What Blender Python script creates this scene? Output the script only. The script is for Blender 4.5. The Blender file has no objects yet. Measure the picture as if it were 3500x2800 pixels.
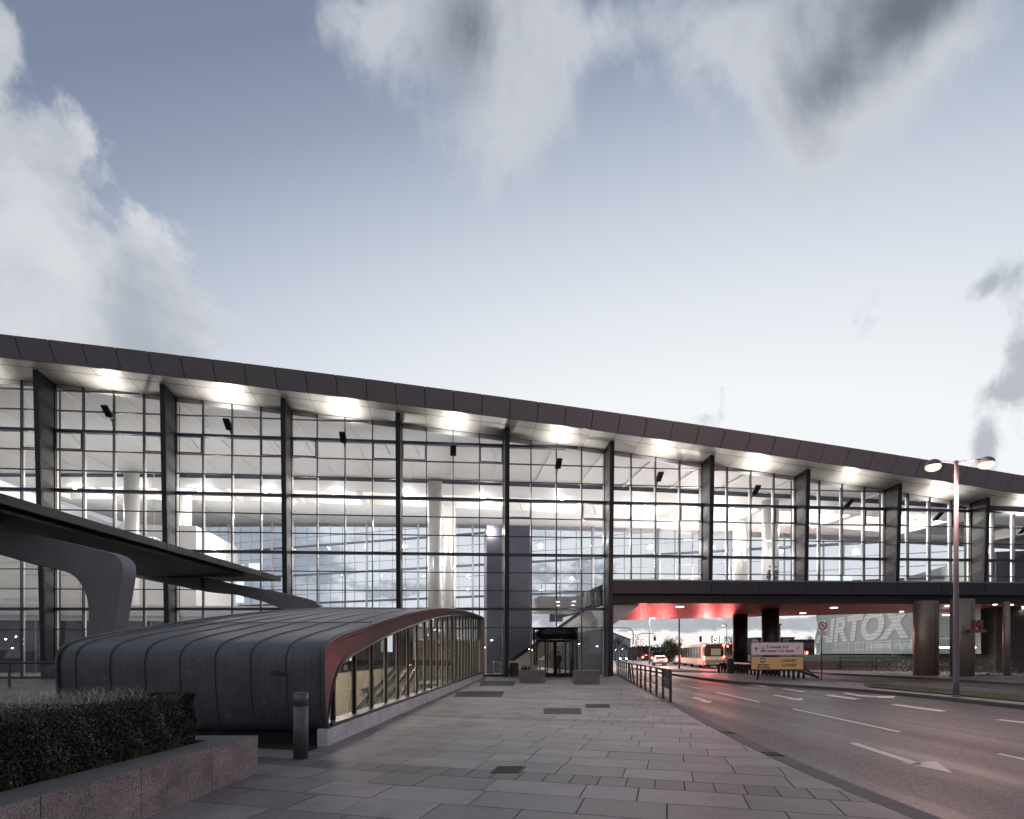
import bpy, bmesh, math, random
from mathutils import Vector, Matrix
random.seed(7)
R = math.radians
scene = bpy.context.scene
C = scene.collection
F, CX, CY, H = 1920.0, 1750.0, 2235.0, 1.6      # survey of the photograph: focal length, principal column, horizon, eye height

def gp(px, py, z=0.0):
    """surveyed point on a level z"""
    yc = F*(H-z)/(py-CY)
    return Vector(((px-CX)*yc/F, yc, z))
def dp(px, py, yc):
    """surveyed point at depth yc"""
    return Vector(((px-CX)*yc/F, yc, H+(CY-py)*yc/F))

# ------------------------------------------------------------------ materials
def nt(name):
    m = bpy.data.materials.new(name); m.use_nodes = True
    t = m.node_tree; t.nodes.clear()
    out = t.nodes.new('ShaderNodeOutputMaterial')
    return m, t, out
def pbr(name, col, rough=.5, metal=0.0, var=.12, scale=6.0, bump=0.0, bscale=60.0, stretch=(1,1,1), spec=.5, emit=None, estr=0.0, rvar=.1, fine=0.0, attr=None, stain=0.0, sscale=.6):
    m, t, out = nt(name)
    N, L = t.nodes, t.links
    b = N.new('ShaderNodeBsdfPrincipled'); L.new(b.outputs[0], out.inputs[0])
    b.inputs['Roughness'].default_value = rough; b.inputs['Metallic'].default_value = metal
    b.inputs['Specular IOR Level'].default_value = spec
    tc = N.new('ShaderNodeTexCoord'); mp = N.new('ShaderNodeMapping'); L.new(tc.outputs['Object'], mp.inputs[0])
    mp.inputs['Scale'].default_value = stretch
    n = N.new('ShaderNodeTexNoise'); n.inputs['Scale'].default_value = scale; n.inputs['Detail'].default_value = 6; n.inputs['Roughness'].default_value = .62
    L.new(mp.outputs[0], n.inputs['Vector'])
    r = N.new('ShaderNodeMapRange'); r.inputs[1].default_value = .3; r.inputs[2].default_value = .7
    r.inputs[3].default_value = 1-var; r.inputs[4].default_value = 1+var
    L.new(n.outputs[0], r.inputs[0])
    fac = r.outputs[0]
    if fine:
        n2 = N.new('ShaderNodeTexNoise'); n2.inputs['Scale'].default_value = bscale; n2.inputs['Detail'].default_value = 3
        L.new(tc.outputs['Object'], n2.inputs['Vector'])
        r2 = N.new('ShaderNodeMapRange'); r2.inputs[1].default_value = .3; r2.inputs[2].default_value = .7
        r2.inputs[3].default_value = 1-fine; r2.inputs[4].default_value = 1+fine
        L.new(n2.outputs[0], r2.inputs[0])
        mm = N.new('ShaderNodeMath'); mm.operation = 'MULTIPLY'; L.new(fac, mm.inputs[0]); L.new(r2.outputs[0], mm.inputs[1]); fac = mm.outputs[0]
    if attr:
        a = N.new('ShaderNodeAttribute'); a.attribute_name = attr
        mm = N.new('ShaderNodeMath'); mm.operation = 'MULTIPLY'; L.new(fac, mm.inputs[0]); L.new(a.outputs['Fac'], mm.inputs[1]); fac = mm.outputs[0]
    if stain:
        for sc_, lo_, hi_ in ((sscale, .52, .68), (sscale*9, .62, .70)):
            n3 = N.new('ShaderNodeTexNoise'); n3.inputs['Scale'].default_value = sc_; n3.inputs['Detail'].default_value = 8; n3.inputs['Roughness'].default_value = .68; n3.inputs['Distortion'].default_value = .6
            L.new(tc.outputs['Object'], n3.inputs['Vector'])
            r3 = N.new('ShaderNodeMapRange'); r3.inputs[1].default_value = lo_; r3.inputs[2].default_value = hi_; r3.inputs[3].default_value = 1; r3.inputs[4].default_value = 1-stain; L.new(n3.outputs[0], r3.inputs[0])
            mm = N.new('ShaderNodeMath'); mm.operation = 'MULTIPLY'; L.new(fac, mm.inputs[0]); L.new(r3.outputs[0], mm.inputs[1]); fac = mm.outputs[0]
    v = N.new('ShaderNodeVectorMath'); v.operation = 'SCALE'; v.inputs[0].default_value = col[:3]
    L.new(fac, v.inputs['Scale']); L.new(v.outputs[0], b.inputs['Base Color'])
    rr = N.new('ShaderNodeMapRange'); rr.inputs[3].default_value = max(0.02, rough-rvar); rr.inputs[4].default_value = min(1, rough+rvar)
    L.new(n.outputs[0], rr.inputs[0]); L.new(rr.outputs[0], b.inputs['Roughness'])
    if bump:
        bn = N.new('ShaderNodeTexNoise'); bn.inputs['Scale'].default_value = bscale; bn.inputs['Detail'].default_value = 4
        L.new(tc.outputs['Object'], bn.inputs['Vector'])
        bp = N.new('ShaderNodeBump'); bp.inputs['Strength'].default_value = bump; bp.inputs['Distance'].default_value = .01
        L.new(bn.outputs[0], bp.inputs['Height']); L.new(bp.outputs[0], b.inputs['Normal'])
    if emit:
        b.inputs['Emission Color'].default_value = (*emit, 1); b.inputs['Emission Strength'].default_value = estr
    return m
def glow(name, col, s):
    m, t, out = nt(name)
    e = t.nodes.new('ShaderNodeEmission'); e.inputs[0].default_value = (*col, 1); e.inputs[1].default_value = s
    t.links.new(e.outputs[0], out.inputs[0]); return m
def glass(name, tint=(.82,.86,.9), refl=.07, rough=0.0, gain=1.0, wob=0.0):
    m, t, out = nt(name); N, L = t.nodes, t.links
    tr = N.new('ShaderNodeBsdfTransparent'); tr.inputs[0].default_value = (*tint, 1)
    gl = N.new('ShaderNodeBsdfGlossy'); gl.inputs['Roughness'].default_value = rough; gl.inputs[0].default_value = (.95,.97,1,1)
    if wob:
        tc = N.new('ShaderNodeTexCoord'); n = N.new('ShaderNodeTexNoise'); n.inputs['Scale'].default_value = .6; L.new(tc.outputs['Object'], n.inputs[0])
        bp = N.new('ShaderNodeBump'); bp.inputs['Strength'].default_value = wob; bp.inputs['Distance'].default_value = .02
        L.new(n.outputs[0], bp.inputs['Height']); L.new(bp.outputs[0], gl.inputs['Normal'])
    lw = N.new('ShaderNodeLayerWeight'); lw.inputs[0].default_value = .5
    p = N.new('ShaderNodeMath'); p.operation = 'POWER'; L.new(lw.outputs['Facing'], p.inputs[0]); p.inputs[1].default_value = 4
    mr = N.new('ShaderNodeMapRange'); mr.inputs[3].default_value = refl; mr.inputs[4].default_value = 1.0*gain
    L.new(p.outputs[0], mr.inputs[0])
    mx = N.new('ShaderNodeMixShader'); L.new(mr.outputs[0], mx.inputs[0]); L.new(tr.outputs[0], mx.inputs[1]); L.new(gl.outputs[0], mx.inputs[2])
    L.new(mx.outputs[0], out.inputs[0]); return m

M = {}
M['fascia'] = pbr('fascia_panel', (.34,.328,.345), .5, .1, var=.07, scale=.5)
M['soffit'] = pbr('soffit_metal', (.58,.565,.535), .46, .45, var=.07, scale=.8)
M['frame'] = pbr('dark_frame', (.030,.031,.038), .38, .3, var=.1)
M['transom'] = pbr('blue_grey_transom', (.060,.068,.095), .4, .4, var=.1)
M['fin'] = pbr('fin_metal', (.022,.021,.023), .45, .4, var=.12, scale=1.5)
M['finpanel'] = pbr('fin_panel', (.050,.047,.044), .4, .4, var=.12, scale=2)
M['backframe'] = pbr('back_frame', (.26,.27,.30), .45, .3, var=.05)
M['white'] = pbr('white_plaster', (.78,.77,.75), .6, var=.03, scale=1)
M['ceil'] = pbr('ceiling_panel', (.74,.74,.74), .6, var=.04, scale=1.2)
M['colw'] = pbr('column_metal', (.72,.71,.69), .32, .35, var=.04, scale=2)
M['ifloor'] = pbr('terrazzo', (.42,.41,.40), .3, var=.1, scale=3)
M['glass'] = glass('facade_glass', (.91,.93,.96), .07, wob=.04)
M['glassb'] = glass('back_glass', (.88,.91,.94), .02)
M['glassm'] = glass('shop_glass', (.86,.84,.78), .07)
M['rail_glass'] = glass('railing_glass', (.75,.82,.8), .12)
M['girder'] = pbr('girder_metal', (.050,.050,.056), .5, .3, var=.12, scale=1.2)
M['girder2'] = pbr('lower_girder_metal', (.040,.035,.033), .55, .2, var=.12, scale=1.2)
M['redlit_slat'] = pbr('redlit_soffit', (.60,.20,.19), .42, .3, var=.14, scale=3, stretch=(1,.1,1))  # reddish slats, base reddened further to carry the brake-light glow
M['pillar'] = pbr('clad_pillar', (.26,.215,.18), .42, .45, var=.1, scale=1.2, stretch=(1,1,.2))
M['darkpillar'] = pbr('dark_pillar', (.035,.031,.030), .42, .3, var=.1)
M['zinc'] = None
M['concrete'] = pbr('concrete', (.56,.545,.56), .8, var=.22, scale=2.2, bump=.35, bscale=45, fine=.12)
M['kerb'] = pbr('granite_kerb', (.075,.072,.078), .75, var=.15, scale=3, bump=.3, bscale=60, fine=.15)
M['granite'] = pbr('granite_block', (.27,.225,.22), .75, var=.40, scale=2.6, bump=.6, bscale=55, fine=.5, stain=.35, sscale=1.3)
M['granite_top'] = pbr('granite_cap', (.115,.105,.108), .7, var=.2, scale=3, bump=.3, bscale=90, fine=.2)
M['slab'] = pbr('paving_slab', (.198,.178,.187), .56, var=.24, scale=.9, bump=.3, bscale=48, fine=.22, stain=.32, sscale=.55, attr='tone', rvar=.12)
M['joint'] = pbr('joint', (.018,.017,.018), .95)
M['paint'] = pbr('road_paint', (.60,.54,.54), .6, var=.1, scale=6, fine=.12, bscale=70)
M['grass'] = pbr('turf', (.035,.045,.022), .9, var=.35, scale=4, bump=.6, bscale=40, fine=.4)
M['leaf'] = pbr('hedge_leaf', (.024,.027,.014), .45, var=.6, scale=14)
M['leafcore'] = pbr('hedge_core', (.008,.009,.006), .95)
M['straw'] = pbr('dry_grass', (.42,.38,.31), .8, var=.3, scale=5)
M['greengrass'] = pbr('long_grass', (.085,.095,.045), .7, var=.3, scale=5)
M['twig'] = pbr('twig', (.07,.055,.045), .85)
M['bark'] = pbr('bark', (.045,.036,.032), .9)
M['steel'] = pbr('painted_steel', (.075,.070,.075), .45, .5, var=.1)
M['lamp_pole'] = pbr('lamp_pole', (.19,.165,.18), .5, .4, var=.08)
M['black'] = pbr('black_plastic', (.012,.012,.013), .45)
M['rubber'] = pbr('rubber', (.015,.014,.014), .85)
M['signw'] = pbr('white_sign', (.70,.62,.63), .4, var=.03)
M['signy'] = pbr('yellow_sign', (.66,.44,.20), .35, var=.07, scale=1.5)
M['signblue'] = pbr('blue_sign', (.11,.13,.20), .5)
M['ink'] = pbr('sign_ink', (.02,.018,.025), .6)
M['inkbrown'] = pbr('brown_ink', (.11,.055,.02), .6)
M['inkgrey'] = pbr('grey_ink', (.16,.14,.16), .6)
M['inkpink'] = pbr('orange_ink', (.66,.40,.33), .6)
M['signred'] = pbr('red_sign', (.26,.035,.05), .4, var=.05)
M['mred'] = pbr('dull_red', (.22,.055,.055), .5, var=.08)
M['asphalt'] = None
M['buscream'] = pbr('bus_cream', (.82,.75,.58), .35, var=.04)
M['busglass'] = pbr('bus_glass', (.03,.012,.014), .12)
M['chrome'] = pbr('bright_metal', (.6,.6,.6), .25, .9)
M['carwhite'] = pbr('white_car', (.62,.58,.58), .3, .1)
M['cargrey'] = pbr('grey_car', (.12,.12,.13), .3, .4)
M['cardark'] = pbr('dark_car', (.03,.03,.035), .3, .4)
M['carglass'] = pbr('car_glass', (.015,.015,.018), .08)
M['ltred'] = glow('red_lamp', (1,.07,.05), 45)
M['ltredsoft'] = glow('red_lamp_soft', (1,.10,.08), 10)
M['ltwhite'] = glow('white_lamp', (1,.97,.92), 60)
M['ltwarm'] = glow('warm_lamp', (1,.72,.48), 70); M['ltpole'] = glow('street_lamp_bulb', (1,.60,.36), 2.6)
M['ltint'] = glow('hall_lamp', (1,.95,.86), 60)
M['down'] = glow('downlight_disc', (1,.93,.82), 9)
M['downb'] = glow('pillar_downlight_disc', (1,.82,.62), 12)
M['screen'] = glow('lit_screen', (.82,.88,1), 1.3)
M['brick'] = pbr('dark_cladding', (.05,.045,.048), .7, var=.25, scale=3)
M['cream'] = pbr('cream_wall', (.60,.54,.44), .55, var=.06, scale=1.5)
M['esc'] = pbr('escalator_steel', (.34,.32,.29), .28, .8, var=.1)
M['hangar'] = pbr('pale_sheet', (.50,.52,.56), .5, var=.05, stretch=(1,8,1))
M['coat'] = pbr('dark_coat', (.03,.025,.025), .8)
M['skin'] = pbr('skin', (.42,.27,.20), .6)
M['trouser'] = pbr('trousers', (.035,.032,.035), .8)
M['hair'] = pbr('hair', (.05,.03,.02), .7)
M['card'] = pbr('cardboard', (.32,.22,.18), .8)
M['bottle'] = pbr('bottle_glass', (.012,.014,.008), .12)
M['wood'] = pbr('bin_slats', (.075,.045,.04), .6, var=.2, scale=5)
M['grate'] = pbr('cast_iron', (.030,.028,.028), .6, .4)
M['stairwhite'] = pbr('balustrade', (.72,.70,.64), .35, .1)

def zinc():
    m, t, out = nt('weathered_zinc'); N, L = t.nodes, t.links
    b = N.new('ShaderNodeBsdfPrincipled'); L.new(b.outputs[0], out.inputs[0])
    tc = N.new('ShaderNodeTexCoord')
    def noise(sc, st, det=6):
        mp = N.new('ShaderNodeMapping'); mp.inputs['Scale'].default_value = st; L.new(tc.outputs['Object'], mp.inputs[0])
        n = N.new('ShaderNodeTexNoise'); n.inputs['Scale'].default_value = sc; n.inputs['Detail'].default_value = det; n.inputs['Roughness'].default_value = .65
        L.new(mp.outputs[0], n.inputs['Vector']); return n.outputs[0]
    n1 = noise(1.0, (1,1,1)); n2 = noise(3.0, (7,7,.35)); n3 = noise(3.2, (1,1,1), 9)
    cr = N.new('ShaderNodeValToRGB'); cr.color_ramp.elements[0].position = .25; cr.color_ramp.elements[1].position = .75
    cr.color_ramp.elements[0].color = (.050,.051,.062,1); cr.color_ramp.elements[1].color = (.145,.148,.172,1)
    a = N.new('ShaderNodeMath'); a.operation = 'ADD'; a.inputs[1].default_value = 0
    mx = N.new('ShaderNodeMath'); mx.operation = 'MULTIPLY_ADD'; L.new(n1, mx.inputs[0]); mx.inputs[1].default_value = .5
    h = N.new('ShaderNodeMath'); h.operation = 'MULTIPLY'; L.new(n2, h.inputs[0]); h.inputs[1].default_value = .5; L.new(h.outputs[0], mx.inputs[2])
    L.new(mx.outputs[0], cr.inputs[0])
    st = N.new('ShaderNodeValToRGB'); st.color_ramp.elements[0].position = .60; st.color_ramp.elements[1].position = .72
    st.color_ramp.elements[0].color = (0,0,0,1); st.color_ramp.elements[1].color = (.8,.8,.8,1); L.new(n3, st.inputs[0])
    mix = N.new('ShaderNodeMix'); mix.data_type = 'RGBA'; L.new(st.outputs[0], mix.inputs[0]); L.new(cr.outputs[0], mix.inputs[6]); mix.inputs[7].default_value = (.20,.20,.205,1)
    L.new(mix.outputs[2], b.inputs['Base Color'])
    b.inputs['Metallic'].default_value = .45
    mr = N.new('ShaderNodeMapRange'); mr.inputs[3].default_value = .42; mr.inputs[4].default_value = .62; L.new(n2, mr.inputs[0]); L.new(mr.outputs[0], b.inputs['Roughness'])
    bp = N.new('ShaderNodeBump'); bp.inputs['Strength'].default_value = .5; bp.inputs['Distance'].default_value = .04; L.new(n1, bp.inputs['Height']); L.new(bp.outputs[0], b.inputs['Normal'])
    return m
M['zinc'] = zinc()
def asphalt():
    m, t, out = nt('asphalt'); N, L = t.nodes, t.links
    b = N.new('ShaderNodeBsdfPrincipled'); L.new(b.outputs[0], out.inputs[0])
    tc = N.new('ShaderNodeTexCoord')
    def noise(sc, st=(1,1,1), det=4):
        mp = N.new('ShaderNodeMapping'); mp.inputs['Scale'].default_value = st; L.new(tc.outputs['Object'], mp.inputs[0])
        n = N.new('ShaderNodeTexNoise'); n.inputs['Scale'].default_value = sc; n.inputs['Detail'].default_value = det
        L.new(mp.outputs[0], n.inputs['Vector']); return n.outputs[0]
    g = noise(26, det=6); lanes = noise(.95, (1.0,.035,1), 4); pat = noise(.9)
    def mr(x, a, c, lo=.3, hi=.7):
        r = N.new('ShaderNodeMapRange'); r.inputs[1].default_value = lo; r.inputs[2].default_value = hi; r.inputs[3].default_value = a; r.inputs[4].default_value = c; L.new(x, r.inputs[0]); return r.outputs[0]
    def mul(x, y):
        k = N.new('ShaderNodeMath'); k.operation = 'MULTIPLY'; L.new(x, k.inputs[0]); L.new(y, k.inputs[1]); return k.outputs[0]
    f = mul(mul(mr(g, .15, 1.95, .34, .66), mr(lanes, .60, 1.45)), mr(pat, .85, 1.15))
    v = N.new('ShaderNodeVectorMath'); v.operation = 'SCALE'; v.inputs[0].default_value = (.056,.042,.045); L.new(f, v.inputs['Scale']); L.new(v.outputs[0], b.inputs['Base Color'])
    L.new(mr(lanes, .42, .68), b.inputs['Roughness'])
    bp = N.new('ShaderNodeBump'); bp.inputs['Strength'].default_value = .5; bp.inputs['Distance'].default_value = .008; L.new(g, bp.inputs['Height']); L.new(bp.outputs[0], b.inputs['Normal'])
    return m
M['asphalt'] = asphalt()

# ------------------------------------------------------------------ mesh builder
class MB:
    def __init__(s): s.v = []; s.f = []; s.m = []; s.sm = []; s.tone = []; s.cur = 0; s.smooth = False
    def add(s, vs, fs):
        o = len(s.v); s.v += [tuple(v) for v in vs]
        for f in fs: s.f.append(tuple(i+o for i in f)); s.m.append(s.cur); s.sm.append(s.smooth)
        return s
    def box(s, x0, x1, y0, y1, z0, z1, M4=None):
        vs = [Vector((x,y,z)) for z in (z0,z1) for y in (y0,y1) for x in (x0,x1)]
        if M4 is not None: vs = [M4 @ v for v in vs]
        return s.add(vs, [(0,2,3,1),(4,5,7,6),(0,1,5,4),(2,6,7,3),(1,3,7,5),(0,4,6,2)])
    def hexa(s, p):
        return s.add(p, [(0,2,3,1),(4,5,7,6),(0,1,5,4),(2,6,7,3),(1,3,7,5),(0,4,6,2)])
    def bar(s, a, b, w, h, up=(0,0,1)):
        a, b = Vector(a), Vector(b); d = (b-a).normalized(); u = Vector(up)
        if abs(d.dot(u)) > .99: u = Vector((1,0,0))
        sd = d.cross(u).normalized(); u = sd.cross(d).normalized()
        ps = []
        for q in (a, b):
            for j in (-1,1):
                for i in (-1,1): ps.append(q+sd*(i*w/2)+u*(j*h/2))
        return s.add(ps, [(0,1,3,2),(4,6,7,5),(0,4,5,1),(2,3,7,6),(1,5,7,3),(0,2,6,4)])
    def tube(s, pts, r, n=8, cap=True, closed=False):
        pts = [Vector(p) for p in pts]; k = len(pts); rs = r if isinstance(r, (list,tuple)) else [r]*k
        ref = None; rings = []
        for i, p in enumerate(pts):
            if closed: d = (pts[(i+1)%k]-pts[i-1]).normalized()
            else: d = (pts[min(i+1,k-1)]-pts[max(i-1,0)]).normalized()
            if ref is None:
                ref = Vector((0,0,1)) if abs(d.z) < .9 else Vector((1,0,0))
            a = d.cross(ref).normalized(); b = a.cross(d).normalized(); ref = b
            rings.append([p+a*math.cos(2*math.pi*j/n)*rs[i]+b*math.sin(2*math.pi*j/n)*rs[i] for j in range(n)])
        vs = [v for rg in rings for v in rg]; fs = []
        for i in range(k if closed else k-1):
            for j in range(n):
                i2 = (i+1) % k
                fs.append((i*n+j, i*n+(j+1)%n, i2*n+(j+1)%n, i2*n+j))
        if cap and not closed: fs.append(tuple(range(n))[::-1]); fs.append(tuple((k-1)*n+j for j in range(n)))
        sm = s.smooth; s.smooth = True; s.add(vs, fs); s.smooth = sm; return s
    def cyl(s, c, r, z0, z1, n=32, r2=None, M4=None):
        r2 = r if r2 is None else r2; vs = []
        for z, rr in ((z0,r),(z1,r2)):
            for j in range(n): 
                v = Vector((c[0]+math.cos(2*math.pi*j/n)*rr, c[1]+math.sin(2*math.pi*j/n)*rr, z)); vs.append(M4 @ v if M4 is not None else v)
        sm = s.smooth; s.smooth = True
        s.add(vs, [(j,(j+1)%n,n+(j+1)%n,n+j) for j in range(n)]); s.smooth = False
        o = len(s.v)-2*n
        s.f += [tuple(o+j for j in range(n))[::-1], tuple(o+n+j for j in range(n))]; s.m += [s.cur]*2; s.sm += [False]*2
        s.smooth = sm; return s
    def prism(s, poly, ax, a0, a1):
        """2-D polygon extruded along axis ax ('x','y','z') from a0 to a1"""
        def mk(p, a): return {'x': (a,p[0],p[1]), 'y': (p[0],a,p[1]), 'z': (p[0],p[1],a)}[ax]
        n = len(poly); vs = [mk(p,a0) for p in poly]+[mk(p,a1) for p in poly]
        return s.add(vs, [tuple(range(n))[::-1], tuple(range(n,2*n))]+[(i,(i+1)%n,n+(i+1)%n,n+i) for i in range(n)])
    def sphere(s, c, r, n=12, sq=(1,1,1)):
        vs = []; fs = []; h = n//2
        for i in range(h+1):
            th = math.pi*i/h
            for j in range(n): vs.append((c[0]+r*sq[0]*math.sin(th)*math.cos(2*math.pi*j/n), c[1]+r*sq[1]*math.sin(th)*math.sin(2*math.pi*j/n), c[2]+r*sq[2]*math.cos(th)))
        for i in range(h):
            for j in range(n): fs.append((i*n+j, (i+1)*n+j, (i+1)*n+(j+1)%n, i*n+(j+1)%n))
        sm = s.smooth; s.smooth = True; s.add(vs, fs); s.smooth = sm; return s
    def build(s, name, mats, parent=None, bevel=0, fix=True):
        me = bpy.data.meshes.new(name); me.from_pydata(s.v, [], s.f)
        for mt in (mats if isinstance(mats, (list,tuple)) else [mats]): me.materials.append(M[mt] if isinstance(mt, str) else mt)
        me.polygons.foreach_set('material_index', s.m); me.polygons.foreach_set('use_smooth', s.sm)
        if s.tone:
            a = me.attributes.new('tone', 'FLOAT', 'POINT'); a.data.foreach_set('value', s.tone)
        me.update()
        if fix:
            bm = bmesh.new(); bm.from_mesh(me); bmesh.ops.recalc_face_normals(bm, faces=bm.faces); bm.to_mesh(me); bm.free()
        o = bpy.data.objects.new(name, me); C.objects.link(o)
        if parent is not None: o.parent = parent
        if bevel:
            b = o.modifiers.new('bevel', 'BEVEL'); b.width = bevel; b.segments = 2; b.limit_method = 'ANGLE'
        return o

def tag(o, label=None, cat=None, group=None, kind=None):
    if label: o['label'] = label
    if cat: o['category'] = cat
    if group: o['group'] = group
    if kind: o['kind'] = kind
    return o
def empty(name, loc=(0,0,0), rz=0.0, label=None, cat=None, group=None):
    o = bpy.data.objects.new(name, None); C.objects.link(o); o.location = loc; o.rotation_euler = (0,0,rz); o.empty_display_size = .3
    return tag(o, label, cat, group)
def copy_tree(o, parent=None):
    kids = [c for c in o.children]
    c = o.copy(); C.objects.link(c); c.parent = parent
    for k in kids: copy_tree(k, c)
    return c
def textmesh(body, size, extr=.004, shear=0.0, offset=0.0, xs=1.0, align='CENTER', space=1.0):
    cu = bpy.data.curves.new('t', 'FONT'); cu.body = body; cu.size = size; cu.extrude = extr; cu.shear = shear; cu.offset = offset; cu.align_x = align; cu.align_y = 'CENTER'
    cu.space_character = space
    o = bpy.data.objects.new('t', cu); C.objects.link(o)
    bpy.context.view_layer.update()
    dg = bpy.context.evaluated_depsgraph_get()
    me = bpy.data.meshes.new_from_object(o.evaluated_get(dg)); bpy.data.objects.remove(o); bpy.data.curves.remove(cu)
    for v in me.vertices: v.co.x *= xs
    return me
def text(name, body, size, mat, parent, loc, rot=(R(90),0,0), **k):
    me = textmesh(body, size, **k); me.materials.clear(); me.materials.append(M[mat]); me.name = name
    o = bpy.data.objects.new(name, me); C.objects.link(o); o.parent = parent; o.location = loc; o.rotation_euler = rot
    return o
ORD = ['first','second','third','fourth','fifth','sixth','seventh','eighth','ninth','tenth','eleventh','twelfth','thirteenth','fourteenth','fifteenth','sixteenth','seventeenth','eighteenth','nineteenth','twentieth']
def nth(i, n): return 'leftmost' if i == 0 else ('rightmost' if i == n-1 else ORD[i]+' from the left')
def light(kind, loc, power, col=(1,1,1), size=.2, rot=None, spot=None, blend=.5, parent=None):
    l = bpy.data.lights.new('lamp_light', kind); l.energy = power; l.color = col
    if kind == 'AREA': l.size = size
    else: l.shadow_soft_size = size
    if kind == 'SPOT': l.spot_size = spot; l.spot_blend = blend
    o = bpy.data.objects.new('lamp_light', l); C.objects.link(o); o.location = loc
    if rot: o.rotation_euler = rot
    if parent is not None: o.parent = parent
    return o
def aim(o, target):
    d = Vector(target)-o.location; o.rotation_euler = d.to_track_quat('-Z','Y').to_euler()
# ------------------------------------------------------------------ camera
cam = bpy.data.cameras.new('camera'); cam.sensor_width = 36; cam.lens = F/3500*36; cam.shift_y = (CY-1400)/3500
cam.clip_end = 3000; cam.clip_start = .05
co = bpy.data.objects.new('camera', cam); C.objects.link(co); co.location = (0,0,H); co.rotation_euler = (R(90),0,0); scene.camera = co

# ------------------------------------------------------------------ sky (a dome of light: dusk gradient + drifting clouds)
w = bpy.data.worlds.new('World'); scene.world = w; w.use_nodes = True
T = w.node_tree; T.nodes.clear(); WN, WL = T.nodes, T.links
def mth(op, *a, clamp=False):
    n = WN.new('ShaderNodeMath'); n.operation = op; n.use_clamp = clamp
    for i, x in enumerate(a):
        if isinstance(x, (int, float)): n.inputs[i].default_value = x
        else: WL.new(x, n.inputs[i])
    return n.outputs[0]
def add(*a):
    r = a[0]
    for x in a[1:]: r = mth('ADD', r, x)
    return r
def mul(a, b): return mth('MULTIPLY', a, b)
def sub(a, b): return mth('SUBTRACT', a, b)
def sstep(x, lo, hi):
    n = WN.new('ShaderNodeMapRange'); n.interpolation_type = 'SMOOTHSTEP'; n.inputs[1].default_value = lo; n.inputs[2].default_value = hi; WL.new(x, n.inputs[0]); return n.outputs[0]
tc = WN.new('ShaderNodeTexCoord'); sp = WN.new('ShaderNodeSeparateXYZ'); WL.new(tc.outputs['Generated'], sp.inputs[0])
dx, dy, dz = sp.outputs
yy = mth('MAXIMUM', dy, .08)
X = add(mul(mth('DIVIDE', dx, yy), 1.92), 1.75)
Y = sub(2.235, mul(mth('DIVIDE', dz, yy), 1.92))
def noise(scale, st=(1,1,1), det=7, rough=.6, loc=(0,0,0), dist=0.0):
    mp = WN.new('ShaderNodeMapping'); mp.inputs['Scale'].default_value = st; mp.inputs['Location'].default_value = loc; WL.new(tc.outputs['Generated'], mp.inputs[0])
    n = WN.new('ShaderNodeTexNoise'); n.inputs['Scale'].default_value = scale; n.inputs['Detail'].default_value = det; n.inputs['Roughness'].default_value = rough; n.inputs['Distortion'].default_value = dist
    WL.new(mp.outputs[0], n.inputs['Vector']); return n.outputs[0]
nV = noise(4.2, (1.4,1.4,.6), 11, .64, (6,2,1), .6)
nS = noise(13, (1.5,1.5,.5), 8, .62, (2,8,1), .4)
nA = noise(5.0, dist=.4); nB = noise(3.0, (1,1,.45), 5, .55, (3,1,2)); nC = noise(14, det=5, loc=(1,5,2)); nH = noise(9, (1,1,2.2), 7, .62, (2,0,4))
def g(x0, y0, sx, sy, ang=0.0, amp=1.0):
    a = sub(X, x0); b = sub(Y, y0); c, s = math.cos(ang), math.sin(ang)
    p = add(mul(a, c/sx), mul(b, s/sx)); q = add(mul(a, -s/sy), mul(b, c/sy))
    e = mth('EXPONENT', mul(add(mul(p,p), mul(q,q)), -1.0))
    return mul(e, amp) if amp != 1 else e
az = mul(mth('ARCTAN2', dx, dy), 57.2958); el = mul(mth('ARCSINE', dz), 57.2958)
da = mul(sub(az, 15), .6)
d = mth('SQRT', add(mul(el, el), mul(da, da)))
rp = WN.new('ShaderNodeValToRGB'); WL.new(mth('DIVIDE', d, 120.0), rp.inputs[0])
stops = [(0,(.98,.95,.93)),(14,(.95,.96,.97)),(24,(.90,.93,.96)),(31,(.76,.80,.86)),(37,(.60,.65,.745)),(42,(.44,.495,.605)),(46,(.305,.36,.475)),(51,(.21,.255,.365)),(58,(.18,.215,.31)),(75,(.36,.39,.46)),(120,(.50,.50,.54))]
cr = rp.color_ramp
while len(cr.elements) < len(stops): cr.elements.new(.5)
for e, (p, c) in zip(cr.elements, stops): e.position = p/120.0; e.color = (*c, 1)
def mixc(f, a, b):
    n = WN.new('ShaderNodeMix'); n.data_type = 'RGBA'; n.clamp_factor = True
    for i, x in ((0,f),(6,a),(7,b)):
        if isinstance(x, (int,float)): n.inputs[i].default_value = x
        elif isinstance(x, tuple): n.inputs[i].default_value = (*x,1)
        else: WL.new(x, n.inputs[i])
    return n.outputs[2]
col = rp.outputs[0]
# big bank on the left
sL = mul(sub(mul(X, 1.18), mul(sub(Y, .05), .70)), 1/1.372)
dens = sub(add(mul(sub(nA, .5), .85), mul(sub(nC, .5), .30), g(.25,.47,.14,.14,0,.13), g(.52,1.05,.20,.20,0,.16), g(.0,.12,.10,.16,0,.14), .05), add(sL, g(.30,.77,.13,.05,.4,.15)))
bank = sstep(dens, -.02, .10)
left = mth('MULTIPLY', bank, sstep(X, 2.2, 1.6))
bankcol = mixc(sstep(add(nB, mul(sub(nA,.5),.8)), .34, .66), (.42,.46,.52), (.70,.72,.755))
col = mixc(mul(left, .92), col, bankcol)
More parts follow.
